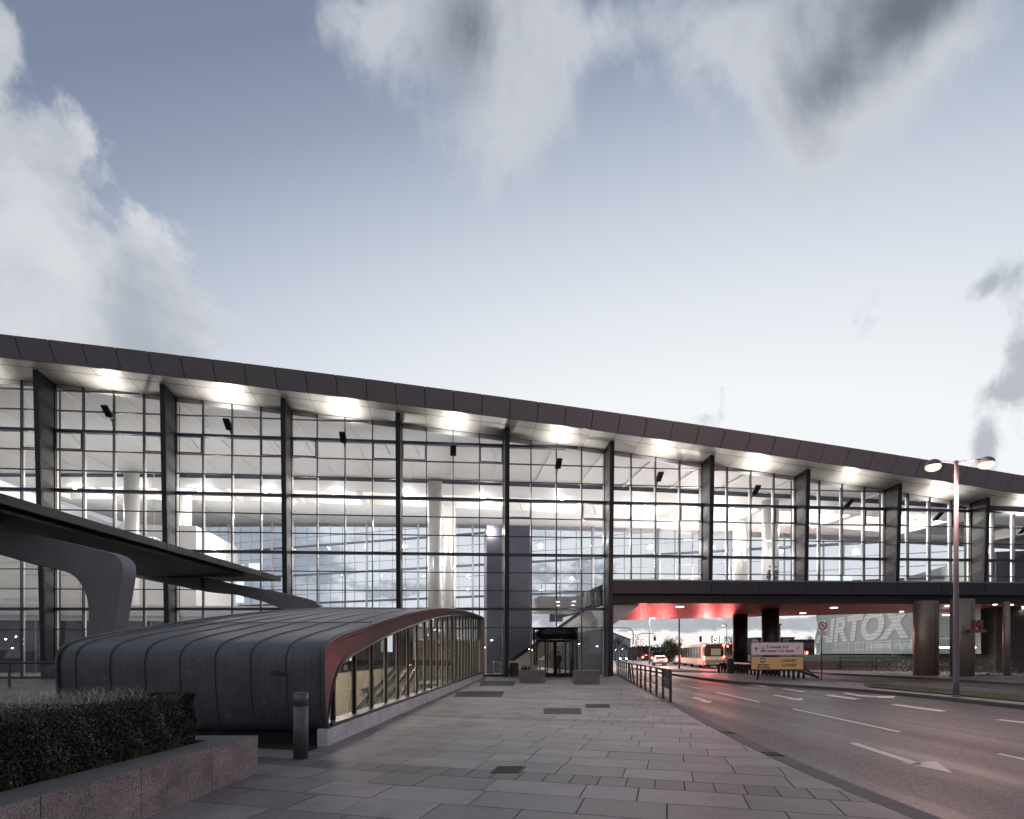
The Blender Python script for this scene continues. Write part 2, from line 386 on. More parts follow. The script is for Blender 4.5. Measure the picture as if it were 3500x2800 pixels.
# middle and right clouds overhead, drawn out by their drift
mid = add(g(1.24,.12,.16,.22,0,.75), g(1.60,.0,.34,.26,0,1.2), g(1.80,.40,.17,.34,.2,1.1), g(1.60,.48,.16,.16,0,.45), g(1.66,.66,.05,.12,.3,.28), g(2.03,.12,.16,.10,-.4,.45),
          g(2.55,.13,.40,.19,0,1.15), g(2.95,.22,.46,.30,-.55,1.4), g(2.75,.55,.24,.24,0,1.0), g(3.15,.0,.3,.25,-.6,.9), g(.55,.48,.02,.02,0,.3), g(.97,1.08,.10,.06,0,.3), g(2.9,.75,.25,.1,0,.25))
md = sstep(add(mul(mid, .9), mul(sub(nV, .5), 2.0), mul(sub(nA, .5), 1.2), mul(sub(nS, .5), 1.1)), .22, 1.05)
dark = add(g(1.58,.06,.13,.24,0,.95), g(3.05,.12,.50,.13,-.72,1.0), g(2.72,.22,.16,.20,0,.55), g(2.78,.55,.14,.10,0,.25), g(2.9,.0,.4,.12,0,.5), mul(sub(nB,.5),.5))
midcol = mixc(sstep(add(mul(dark,.8), mul(sub(nV,.5),1.6), mul(sub(nS,.5),.6)), .0, 1.1), (.60,.63,.68), (.13,.15,.19))
col = mixc(mul(mul(md, sstep(mid, .04, .35)), .84), col, midcol)
# small dark wisps low on the right
wi = add(g(3.46,.92,.10,.16,.5,1.0), g(3.36,.98,.12,.04,-.5,.6), g(3.50,1.25,.10,.22,0,1.0), g(3.36,1.50,.05,.14,-.1,.9), g(3.42,1.33,.14,.05,0,.5), g(2.97,1.06,.05,.16,.45,.55), g(2.42,1.44,.13,.04,0,.45), g(2.47,1.36,.02,.10,0,.45), g(3.22,1.0,.08,.1,0,.3))
wd = sstep(add(mul(wi,.8), mul(sub(nA,.5), 2.0), mul(sub(nS,.5), 1.8)), .42, 1.0)
col = mixc(mul(mul(wd, sstep(wi, .04, .35)), .75), col, (.36,.39,.45))
# cumulus towards the horizon
lowm = mul(sstep(Y, 1.74, 1.92), sstep(Y, 2.25, 2.19))
lown = sstep(add(nH, g(2.45,2.13,.5,.035,0,.30), g(1.9,2.0,.3,.1,0,.10), g(2.3,2.195,.35,.025,0,-.4), g(3.1,1.95,.6,.2,0,-.35)), .50, .60)
col = mixc(mul(mul(lowm, lown), .8), col, mixc(nC, (.20,.225,.27), (.50,.54,.60)))
# clouds behind the viewer, seen only as light and reflections
bk = mul(sstep(dy, .1, -.1), sstep(add(nH, 0.0), .44, .58))
col = mixc(mul(bk, .7), col, (.10,.115,.15))
# the ground side of the dome
col = mixc(sstep(dz, .0, -.03), col, (.03,.03,.035))
bg = WN.new('ShaderNodeBackground'); WL.new(col, bg.inputs[0]); bg.inputs[1].default_value = 1.0
wo = WN.new('ShaderNodeOutputWorld'); WL.new(bg.outputs[0], wo.inputs[0])
sun = light('SUN', (0,0,60), .35, (1,.80,.72), rot=None); sun.data.angle = R(12); aim(sun, (-12,-60,42)); sun.name = 'sun'
scene.view_settings.view_transform = 'Standard'; scene.view_settings.look = 'None'; scene.view_settings.exposure = 0; scene.view_settings.gamma = 1
scene.cycles.use_denoising = True; scene.cycles.max_bounces = 10; scene.cycles.transparent_max_bounces = 24; scene.cycles.glossy_bounces = 4; scene.cycles.diffuse_bounces = 4
scene.cycles.sample_clamp_indirect = 4; scene.cycles.caustics_reflective = False; scene.cycles.caustics_refractive = False
scene.render.film_transparent = False

# ------------------------------------------------------------------ terminal
ta = math.atan2(225, 1920); BAY = 7.29; SL = .009
TO = Vector((-.47, 39.4, 0)); TM = Matrix.Translation(TO) @ Matrix.Rotation(ta, 4, 'Z'); TI = TM.inverted()
term = empty('airport_terminal', TO, ta, 'long glass airport terminal with a tapering dark roof edge and lit hall inside', 'building')
def zt(x, y=0.0): return 16.78-.083*x-.00038*x*x+.018*y
def yback(x): return 29.2-.4354*x
def yE(x): return 10.8-.29*x
XL, XR = -51.03, 58.32
def xs(a, b, n): return [a+(b-a)*i/n for i in range(n+1)]
def strip(mb, pts0, pts1):      # quads between two polylines
    o = len(pts0); return mb.add(list(pts0)+list(pts1), [(i,i+1,o+i+1,o+i) for i in range(o-1)])
n = 60
# roof: fascia
gx = xs(XL, XR, n)
# individual fascia cassettes so that the joints are real gaps
mb = MB(); x = XL
px0 = BAY/4
i = 0
while x < XR-1:
    x1 = x+px0; g_ = .05
    a, b = x+g_/2, x1-g_/2
    for (aa, bb) in ((a,b),):
        P = lambda xx, yy_, dzz: (xx, yy_, zt(xx)+dzz)
        mb.hexa([P(aa,-2.6,.25),P(bb,-2.6,.25),P(aa,-2.56,.27),P(bb,-2.56,.27),P(aa,-3.3,1.27),P(bb,-3.3,1.27),P(aa,-3.1,1.27),P(bb,-3.1,1.27)])
    x = x1
mb.build('roof_fascia', 'fascia', term)
mb = MB()
strip(mb, [(x,-3.26,zt(x)+1.24) for x in gx], [(x,-2.52,zt(x)+.24) for x in gx]); strip(mb, [(x,-3.26,zt(x)+1.24) for x in gx], [(x,6,zt(x)+1.5) for x in gx])
strip(mb, [(x,6,zt(x)+1.5) for x in gx], [(x,yE(x)+3.9,zt(x,yE(x))+.75) for x in gx]); strip(mb, [(x,yE(x)+9.1,zt(x,yE(x))+.8) for x in gx], [(x,yback(x)+2.5,zt(x,yback(x))+.8) for x in gx])
strip(mb, [(x,yback(x)+2.5,zt(x,yback(x))+.8) for x in gx], [(x,yback(x)+2.5,zt(x,yback(x))+.1) for x in gx])
mb.build('roof_cover', 'frame', term)
# eave soffit panels with joints, upper and lower row
mb = MB(); x = XL
while x < XR-1:
    x1 = x+px0; a, b = x+.012, x1-.012
    def q(y0, d0, y1, d1): mb.add([(a,y0,zt(a)+d0),(b,y0,zt(b)+d0),(b,y1,zt(b)+d1),(a,y1,zt(a)+d1)], [(0,1,2,3)])
    q(-2.55,.25,-1.75,.175); q(-1.70,.17,-.06,.005)
    x = x1
mb.build('eave_soffit', 'soffit', term)
mb = MB(); strip(mb, [(x,-2.56,zt(x)+.27) for x in gx], [(x,.1,zt(x)+.03) for x in gx]); mb.build('soffit_backing', 'frame', term)
# hall ceilings
mb = MB()
strip(mb, [(x,.12,zt(x)+.02) for x in gx], [(x,yE(x),zt(x,yE(x))) for x in gx])
strip(mb, [(x,yE(x),zt(x,yE(x))-.30) for x in gx], [(x,yE(x)+4,zt(x,yE(x)+4)-.30) for x in gx])
strip(mb, [(x,yE(x)+9,zt(x,yE(x)+9)-.30) for x in gx], [(x,yback(x),zt(x,yback(x))) for x in gx])
strip(mb, [(x,yback(x),zt(x,yback(x))) for x in gx], [(x,yback(x)+2.5,zt(x,yback(x))+.1) for x in gx])
mb.build('hall_ceiling', 'ceil', term)
mb = MB()
strip(mb, [(x,yE(x)+9,zt(x,yE(x)+9)-.32) for x in gx], [(x,yE(x)+9.02,zt(x,yE(x)+9)+2.0) for x in gx])
strip(mb, [(x,yE(x)+4,zt(x,yE(x)+4)-.32) for x in gx], [(x,yE(x)+4.02,zt(x,yE(x)+4)+2.0) for x in gx])
strip(mb, [(x,yE(x)+4,zt(x,yE(x)+4)+2.0) for x in gx], [(x,yE(x)+9,zt(x,yE(x)+9)+2.0) for x in gx])
mb.build('skylight_well', 'white', term)
mb = MB()
strip(mb, [(x,yE(x)-.02,zt(x,yE(x))-.36) for x in gx], [(x,yE(x)-.02,zt(x,yE(x))+.01) for x in gx]); mb.build('ceiling_edge', 'transom', term)
mb = MB()
for k in range(-14, 16):        # white beams crossing the skylight, light tracks along the front ceiling
    x = k*BAY/2+BAY/4
    if not XL < x < XR-8: continue
    if k % 2 == 0:
        y0 = yE(x)+3.9; mb = MB(); mb.box(x-.35, x+.35, y0, y0+5.2, zt(x,y0)-.35, zt(x,y0)+.5); mb.build('skylight_beam', 'white', term)
mb = MB()
for k in range(-14, 16):
    x = k*BAY/2
    if not XL < x < XR-14: continue
    mb = MB(); mb.bar((x,.6,zt(x,.6)-.06), (x,yE(x)-.3,zt(x,yE(x))-.08), .16, .10)
    mb.build('ceiling_track', 'white', term); mb = MB(); mb.bar((x,yE(x)+9.6,zt(x,yE(x)+9.6)-.37), (x,yback(x)-3,zt(x,yback(x)-3)-.12), .05, .06); mb.build('ceiling_track', 'white', term)

# front facade -------------------------------------------------------------
LV = [3.43]+[4.74+1.2733*k for k in range(12)]        # transom heights at x = 0
k0, k1 = -7, 8
DOOR = 0
zb_bridge = 6.80
for k in range(k0, k1):
    x0, x1 = k*BAY, (k+1)*BAY
    bridge = k >= 1
    zb = (lambda x: zb_bridge+SL*(x-7.3)) if bridge else (lambda x: .03)
    fr = MB()
    for j in range(0, 5):
        x = x0+j*BAY/4
        if j in (0,4): x += .16 if j == 0 else -.16
        door = (k == DOOR and j in (2,))
        z0 = 3.45 if door else zb(x)
        fr.cur = 0; fr.box(x-.029, x+.029, -.10, .12, z0, zt(x)-.005)
        fr.cur = 1; fr.box(x-.028, x+.028, .122, .26, z0, zt(x)-.01)
    for i, z in enumerate(LV):
        a0, a1 = z+SL*x0, z+SL*x1
        if a0 < zb(x0)+.3: continue
        if a1 > zt(x1)-.25 and a0 > zt(x0)-.25: continue
        thick = (i-1) % 3 == 0
        xe = x1
        if a1 > zt(x1)-.1: xe = x1-2.0; a1 = z+SL*xe
        h = .085 if thick else .025
        fr.cur = 2 if thick else 0
        y0_, y1_ = (-.06,.30) if thick else (-.07,.10)
        fr.hexa([(x0+.1,y0_,a0-h),(xe-.1,y0_,a1-h),(x0+.1,y1_,a0-h),(xe-.1,y1_,a1-h),(x0+.1,y0_,a0+h),(xe-.1,y0_,a1+h),(x0+.1,y1_,a0+h),(xe-.1,y1_,a1+h)])
    # two opening lights in the second high row
    for j in (0, 3):
        xa, xb = x0+j*BAY/4, x0+(j+1)*BAY/4
        i = 10 if k <= -1 else (7 if k < 5 else 4)
        za, zbb = LV[i-1]+SL*xa, LV[i]+SL*xa
        fr.cur = 0
        if j == 0: xa += .16
        else: xb -= .16
        for (p, q_) in (((xa+.08,za+.08),(xb-.08,za+.08)),((xa+.08,zbb-.10),(xb-.08,zbb-.10)),((xa+.08,za+.08),(xa+.08,zbb-.1)),((xb-.08,za+.08),(xb-.08,zbb-.1))):
            fr.bar((p[0],-.085,p[1]), (q_[0],-.085,q_[1]), .05, .06)
        fr.cur = 1; fr.bar(((xa+xb)/2,.15,zbb-.15), ((xa+xb)/2+.35,.5,zbb-.75), .04, .04)
    # header under the roof and footing
    fr.cur = 3; fr.hexa([(x0,.02,zt(x0)-.26),(x1,.02,zt(x1)-.26),(x0,.12,zt(x0)-.26),(x1,.12,zt(x1)-.26),(x0,.02,zt(x0)+.01),(x1,.02,zt(x1)+.01),(x0,.12,zt(x0)+.01),(x1,.12,zt(x1)+.01)])
    if not bridge and k != DOOR: fr.cur = 0; fr.box(x0+.1, x1-.1, -.08, .10, .02, .16)
    wn = fr.build('window', ['frame','colw','transom','white'], term)
    pn = MB()
    if k == DOOR:
        xd0, xd1 = 1.95, 5.15
        pn.add([(x0,0,.04),(xd0,0,.04),(xd0,0,zt(xd0)),(x0,0,zt(x0))], [(0,1,2,3)])
        pn.add([(xd0,0,3.42),(xd1,0,3.42),(xd1,0,zt(xd1)),(xd0,0,zt(xd0))], [(0,1,2,3)])
        pn.add([(xd1,0,.04),(x1,0,.04),(x1,0,zt(x1)),(xd1,0,zt(xd1))], [(0,1,2,3)])
    else:
        # each row is its own sheet, a few millimetres out of true like real panes
        rows = [zb(x0)]+[z for z in LV if z > zb(x0)+.3 and z < zt(x1)-.3]+[None]
        for r_ in range(len(rows)-1):
            for j in range(4):
                xa, xb = x0+j*BAY/4, x0+(j+1)*BAY/4
                t0, t1 = (random.uniform(-.008,.008) for _ in range(2))
                za = rows[r_]; zc = rows[r_+1]
                A0 = za+SL*xa if r_ else zb(xa); A1 = za+SL*xb if r_ else zb(xb)
                B0 = zt(xa) if zc is None else zc+SL*xa; B1 = zt(xb) if zc is None else zc+SL*xb
                pn.add([(xa,t0,A0),(xb,-t0,A1),(xb,t1,B1),(xa,-t1,B0)], [(0,1,2,3)])
    pn.build('pane', 'glass', wn, fix=False)
# tapering fins
for k in range(k0, k1+1):
    x = k*BAY
    zb = .02 if k <= 1 else zb_bridge+SL*(x-7.3)
    top = zt(x)+.10; fb = MB()
    def dep(z): return .85+.70*max(0,(z-0))/18.9
    z0, z1 = zb, top
    fb.hexa([(x-.15,-dep(z0),z0),(x+.15,-dep(z0),z0),(x-.15,.02,z0),(x+.15,.02,z0),(x-.15,-dep(z1),z1+.12),(x+.15,-dep(z1),z1+.12),(x-.15,.02,z1),(x+.15,.02,z1)])
    fb.box(x-.13, x+.13, .022, .55, zb, top-.1)
    fb.cur = 1
    for r_ in range(12):
        za, zc = LV[r_]+SL*x+.12, LV[r_+1]+SL*x-.12
        if za < zb+.1 or zc > top-.6: continue
        for s in (-1,1):
            X_ = x+s*.152; X2 = x+s*.158; lo, hi = min(X_,X2), max(X_,X2)
            a, b = dep(za)-.12, dep(zc)-.12
            sk = .30
            fb.hexa([(lo,-a,za+sk*.8),(hi,-a,za+sk*.8),(lo,-.14,za),(hi,-.14,za),(lo,-b,zc),(hi,-b,zc),(lo,-.14,zc-sk*.8),(hi,-.14,zc-sk*.8)])
    fb.build('facade_fin', ['fin','finpanel'], term)

# back facade -----------------------------------------------------------------
bang = -math.atan(.4354)
for k in range(-8, 8):
    # spacing 7.3 along the skewed line
    s0, s1 = k*7.3, (k+1)*7.3
    cb = math.cos(bang)
    A = (-7.6+s0*cb, 0); B = (-7.6+s1*cb, 0)
    xa, xb = A[0], B[0]
    if xb > 52 or xb < -36: continue
    solid = xb < -23
    fr = MB()
    P = lambda x, off, z: (x-off*math.sin(bang)*-1*-1, yback(x)+off*math.cos(bang)*-1, z)
    def bb(x, z0, z1, wd, d0, d1):      # upright
        fr.bar((x,yback(x)-(d0+d1)/2,z0), (x,yback(x)-(d0+d1)/2,z1), wd, abs(d1-d0), up=(0,1,0))
    zlow = .05 if xb < 7.6 else 6.8
    for j in range(4):
        x = xa+(xb-xa)*j/4
        ht = zt(x,yback(x))-.02
        if j == 0: bb(x, zlow, ht, .22, .05, .75)
        else: bb(x, zlow, ht, .06, 0, .22)
    for i, z in enumerate(LV+[LV[-1]+1.273]):
        if z < zlow+.2: continue
        if z > zt(xb,yback(xb))-.3: continue
        th = (i-1) % 3 == 0
        h = .24 if th else .07
        fr.cur = 1 if th else 0
        fr.bar((xa,yback(xa)-(.35 if th else .05),z+SL*xa), (xb,yback(xb)-(.35 if th else .05),z+SL*xb), .3 if th else .1, h)
        fr.cur = 0
    wn = fr.build('window', ['backframe','transom'], term)
    pn = MB()
    pn.add([(xa,yback(xa),zlow),(xb,yback(xb),zlow),(xb,yback(xb),zt(xb,yback(xb))),(xa,yback(xa),zt(xa,yback(xa)))], [(0,1,2,3)])
    pn.build('pane', 'glassb', wn, fix=False)
# solid white end wall left of the back glazing
mb = MB()
wl = -7.6-5*7.3*math.cos(bang)+.05
mb.hexa([(-50,yback(-50)-.1,0),(wl,yback(wl)-.1,0),(-50,yback(-50)+.2,0),(wl,yback(wl)+.2,0),(-50,yback(-50)-.1,19.9),(wl,yback(wl)-.1,19.6),(-50,yback(-50)+.2,19.9),(wl,yback(wl)+.2,19.6)])
mb.build('end_wall', 'white', term)
mb = MB(); mb.add([(XL,0,0),(XL,yback(XL),0),(XL,yback(XL),20),(XL,0,20)], [(0,1,2,3)]); mb.build('side_wall', 'white', term)
# white rooms standing in the hall on the left
mb = MB()
mb.box(-38,-30.5,24,36,0,15.2); mb.build('hall_room', 'white', term); mb = MB(); mb.box(-50,-38.1,21,34,4.9,13.0)
mb.build('hall_room', 'white', term)
mb = MB(); mb.cur = 0
mb.box(-50,-14.5,14,24,4.45,4.95); mb.box(-50,-8,13.9,14.0,4.96,5.9)
mb.build('mezzanine', ['white'], term)
mb = MB(); mb.box(-50,-9.5,13.0,13.2,.02,4.44); mb.build('shop_front', pbr('shop_front', (.045,.048,.06), .25, .2, var=.3, scale=.5), term)
for i in range(9): mb = MB(); mb.box(-48+4.6*i,-47.9+4.6*i,12.9,13.0,.02,4.4); mb.build('shop_post', 'backframe', term)
# the mezzanine room is glazed with white bars
mb = MB()
for z in (5.8,7.0,8.2,9.4,10.6,11.7): mb.bar((-50,20.9,z),(-38.1,20.9,z),.08,.10)
for i in range(6): mb.box(-50+i*2.45,-49.92+i*2.45,20.85,20.95,4.96,13.0)
mb.build('room_bars', 'white', term)
# ground floor of the hall, floor of the bridge part
mb = MB(); mb.add([(-50,0.05,.012),(7.5,0.05,.012),(7.5,yback(7.5),.012),(-50,yback(-50),.012)], [(0,1,2,3)]); mb.build('hall_floor', 'ifloor', term)
mb = MB()
gx2 = xs(7.45, 57, 20)
zf = lambda x: 6.78+SL*(x-7.3)
zs = lambda x: 5.22+SL*(x-7.3)
strip(mb, [(x,.1,zf(x)) for x in gx2], [(x,yback(x)-.1 if yback(x) > 4 else 4,zf(x)) for x in gx2]); mb.build('bridge_floor', 'ifloor', term)
# girder faces, in panels
mb = MB(); mb2 = MB(); x = 7.45; i = 0
while x < 57:
    x1 = min(x+BAY/2, 57.5); a, b = x+.015, x1-.015
    z = lambda q, dz: 6.8+SL*(q-7.3)+dz
    mb.hexa([(a,-.95,z(a,-.98)),(b,-.95,z(b,-.98)),(a,-.2,z(a,-.98)),(b,-.2,z(b,-.98)),(a,-.95,z(a,-.10)),(b,-.95,z(b,-.10)),(a,-.2,z(a,-.10)),(b,-.2,z(b,-.10))])
    mb.cur = 1; mb.hexa([(a,-1.02,z(a,-.095)),(b,-1.02,z(b,-.095)),(a,-.02,z(a,-.095)),(b,-.02,z(b,-.095)),(a,-1.02,z(a,.02)),(b,-1.02,z(b,.02)),(a,-.02,z(a,.10)),(b,-.02,z(b,.10))]); mb.cur = 0
    mb.box(x1-.06, x1+.06, -1.0, -.94, z(x1,-.42), z(x1,-.10))
    a2, b2 = a+1.2, b+1.2
    mb2.hexa([(a2,-.35,z(a2,-1.60)),(b2,-.35,z(b2,-1.60)),(a2,-.1,z(a2,-1.60)),(b2,-.1,z(b2,-1.60)),(a2,-.35,z(a2,-.985)),(b2,-.35,z(b2,-.985)),(a2,-.1,z(a2,-.985)),(b2,-.1,z(b2,-.985))])
    x = x1; i += 1
mb2.hexa([(7.46,-.35,5.2),(8.63,-.35,5.21),(7.46,-.1,5.2),(8.63,-.1,5.21),(7.46,-.35,5.81),(8.63,-.35,5.82),(7.46,-.1,5.81),(8.63,-.1,5.82)])
mb.box(7.2,7.45,-.95,-.2,5.82,6.70)
mb.build('girder', ['girder','backframe'], term); mb2.build('lower_girder', 'girder2', term)
# slatted road soffit, brake-light red put into its colour: boards run with the road
mb = MB()
rd = math.atan(.09)-ta          # board direction in the terminal frame
tr = math.tan(rd)
wv = .34; c0 = -2.0
def yend(x): return max(yback(x)-2.6, 2.0)
x = 4.0
while x < 57:
    pts = []
    # board centre passes (x,0) and leans by tr*y
    segs = 6
    for s_ in range(segs+1):
        y = -.1+(yend(x)+.1)*s_/segs
        xx = x-tr*y*-1
        pts.append((xx, y))
    a = [(p[0],p[1],zs(p[0])) for p in pts if p[0] > 7.5]; b = [(p[0]+wv-.035,p[1],zs(p[0])) for p in pts if p[0] > 7.5]
    if len(a) > 1: strip(mb, a, b)
    x += wv
mb.build('road_soffit', 'redlit_slat', term)
mb = MB(); gx3 = xs(7.46,57,20); strip(mb, [(x,-.1,zs(x)+.05) for x in gx3], [(x,yend(x),zs(x)+.05) for x in gx3])
strip(mb, [(x,yend(x),zs(x)-.02) for x in gx3], [(x,yend(x),zf(x)) for x in gx3]); mb.build('soffit_void', 'black', term)
mb = MB(); mb.hexa([(7.46,.3,3.5),(7.6,.3,3.5),(7.46,16,3.5),(7.6,16,3.5),(7.46,.3,5.2),(9.9,.3,5.2),(7.46,16,5.2),(10.8,16,5.2)]); mb.build('soffit_haunch', 'ceil', term)
mb = MB(); mb.box(7.46,7.56,.02,yback(7.5),0,3.5); mb.box(7.62,7.70,.25,.40,0,5.2); mb.box(7.80,7.86,.25,.36,0,5.2); mb.build('road_wall', 'fin', term)
# pillars that carry the bridge and rise through the hall
def pill(px, pyc, r, z0, mat, name):
    w_ = TI @ dp(px, 2235, pyc); w_.z = 0
    q_ = MB(); q_.cyl((w_.x,w_.y), r, z0, zs(w_.x)-.0); q_.build(name, mat, term); return w_
for px, yc_ in ((2530,54.3),(2633,47.3)):
    w_ = pill(px, yc_, .68, -.13, 'darkpillar', 'road_pillar')
    q_ = MB(); q_.cyl((w_.x,w_.y), .66, 6.8, zt(w_.x,w_.y)-.3); q_.build('hall_column', 'colw', term)
for px, yc_, top_ in ((450,54.9,None),(633,62,None),(1487,50.8,None),(1536,58.6,None),(-300,56,None)):
    w_ = TI @ dp(px, 2235, yc_)
    q_ = MB(); q_.cyl((w_.x,w_.y), .66, .02 if w_.x < 7 else 6.8, zt(w_.x,w_.y)-.3); q_.build('hall_column', 'colw', term)
# two big rounded pillars with joint lines by the bicycles
def bigpillar(px0_, px1_, yc_, z0):
    a = TI @ dp(px0_, 2235, yc_); b = TI @ dp(px1_, 2235, yc_); wd = (b-a).length; r = wd*.30
    q_ = MB(); cx, cy = a.x+r, a.y+r
    pts = []
    for t in range(0, 13): th = math.pi/2+math.pi*t/12; pts.append((cx+r*math.cos(th), cy+r*math.sin(th)))
    for t in range(0, 13): th = -math.pi/2+math.pi*t/12; pts.append((b.x-r+r*math.cos(th)*.9, cy+r*math.sin(th)))
    q_.smooth = True; q_.prism(pts, 'z', z0, 5.55)
    q_.smooth = False; q_.cur = 1; q_.box(a.x+wd*.64-.012, a.x+wd*.64+.012, a.y-.012, a.y+.05, z0, 5.3)
    o = q_.build('road_pillar', ['pillar','black'], term)
    return a, wd
pc, wc = bigpillar(3149, 3234, 41.5, 0)
pd, wd_ = bigpillar(3276, 3357, 40.0, 0)
# the small glazed lift tower and the landing with its stair, seen behind the door bay
mb = MB(); mb.box(-.9,2.75,5.6,9.0,.02,11.9); mb.build('lift_tower', pbr('tower_panel', (.17,.165,.20), .45, .2, var=.08, scale=.8), term)
def tl(px, py, yc_): v = TI @ dp(px, py, yc_); return v
mb = MB(); a = tl(1850,2080,46); b = tl(2062,2080,46)
mb.hexa([(a.x,a.y,5.3),(8,a.y,5.3),(a.x,a.y+6,5.3),(8,a.y+6,5.3),(a.x-.25,a.y-.2,6.3),(8,a.y-.2,6.3),(a.x-.25,a.y+6,6.3),(8,a.y+6,6.3)])
mb.build('landing', 'stairwhite', term)
mb = MB(); 
for z in (7.35,): mb.bar((a.x,a.y-.2,z),(8,a.y-.2,z),.05,.05)
for i in range(4): mb.bar((a.x+i*1.5,a.y-.2,6.3),(a.x+i*1.5,a.y-.2,7.35),.04,.04)
mb.build('landing_rail', 'fin', term)
mb = MB()
for off in (0, 1.5):
    y_ = a.y-3.0+off
    p0 = Vector((7.1,y_,4.75)); p1 = Vector((.9,y_,.45))
    mb.cur = 0; mb.bar(p0, p1, .12, 1.1); mb.cur = 1; mb.bar(p0+Vector((0,0,.62)), p1+Vector((0,0,.62)), .16, .12)
mb.cur = 2; mb.bar((7.1,a.y-2.2,4.45), (.9,a.y-2.2,.15), 1.4, .25)
mb.build('escalator', ['stairwhite','fin','esc'], term)
mb = MB(); mb.cur = 0
for px in (2010, 2045): 
    q_ = tl(px, 2000, 45.5); mb.box(q_.x-.2,q_.x+.2,q_.y,q_.y+.3,5.5,6.6)
# rear rooms closing the ground floor
mb.box(-20,-6,22,22.4,0,4.6)
mb.build('service_wall', 'stairwhite', term)
# ------------------------------------------------------------------ ground, road, kerbs
def interp(pts, y):
    if y <= pts[0][1]: return pts[0][0]
    for (xa,ya),(xb,yb) in zip(pts, pts[1:]):
        if y <= yb:
            t = (y-ya)/(yb-ya); t = t; return xa+(xb-xa)*t
    return pts[-1][0]
KP = [(4.2,-10),(4.2,5.6),(4.22,7.3),(4.32,9),(4.55,11.5),(4.95,15),(5.35,18),(5.75,21.5),(6.2,26),(6.9,32),(7.6,38),(8.3,44),(10.2,60),(13,90),(24,180)]
def kx(y): return .25*interp(KP,y-1)+.5*interp(KP,y)+.25*interp(KP,y+1)
MK = .0453; MA = -math.atan(MK); MO = Vector((-3.19, 9.72, 0)); MM = Matrix.Translation(MO) @ Matrix.Rotation(MA, 4, 'Z'); MI = MM.inverted()
def mw(x, y, z=0): return MM @ Vector((x, y, z))
RZ = -.13
B_ = 2500
hole = [mw(-4.5,.5), mw(-.17,.5), mw(-.17,27.6), mw(-4.5,27.6)]
out = [Vector((-B_,-B_,0)), Vector((B_,-B_,0)), Vector((B_,B_,0)), Vector((-B_,B_,0))]
mb = MB(); mb.add([(v.x,v.y,RZ) for v in out+hole], [(0,1,5,4),(1,2,6,5),(2,3,7,6),(3,0,4,7)])
tag(mb.build('road', 'asphalt'), kind='structure')
# pavement bed on the left of the kerb
ys = [-14+1.0*i for i in range(0, 160)]
mb = MB()
def edge(y, side):      # edges of the stair hole
    return mw(-4.5 if side < 0 else -.17, y-9.72).x
for ya, yb in zip(ys, ys[1:]):
    if ya >= 10.0 and yb <= 37.3:
        mb.add([(-70,ya,-.014),(edge(ya,-1),ya,-.014),(edge(yb,-1),yb,-.014),(-70,yb,-.014)], [(0,1,2,3)])
        mb.add([(edge(ya,1),ya,-.014),(kx(ya)-.30,ya,-.014),(kx(yb)-.30,yb,-.014),(edge(yb,1),yb,-.014)], [(0,1,2,3)])
    else:
        mb.add([(-70,ya,-.014),(kx(ya)-.30,ya,-.014),(kx(yb)-.30,yb,-.014),(-70,yb,-.014)], [(0,1,2,3)])
tag(mb.build('pavement_bed', 'joint'), kind='structure')
mb = MB()      # plain paved apron left of the slabs
mb.add([(-70,-14,-.006),(-8.6,-14,-.006),(-8.6,60,-.006),(-70,60,-.006)], [(0,1,2,3)])
mb.v and mb.tone.extend([.45]*4)
tag(mb.build('forecourt', 'slab'), kind='structure')
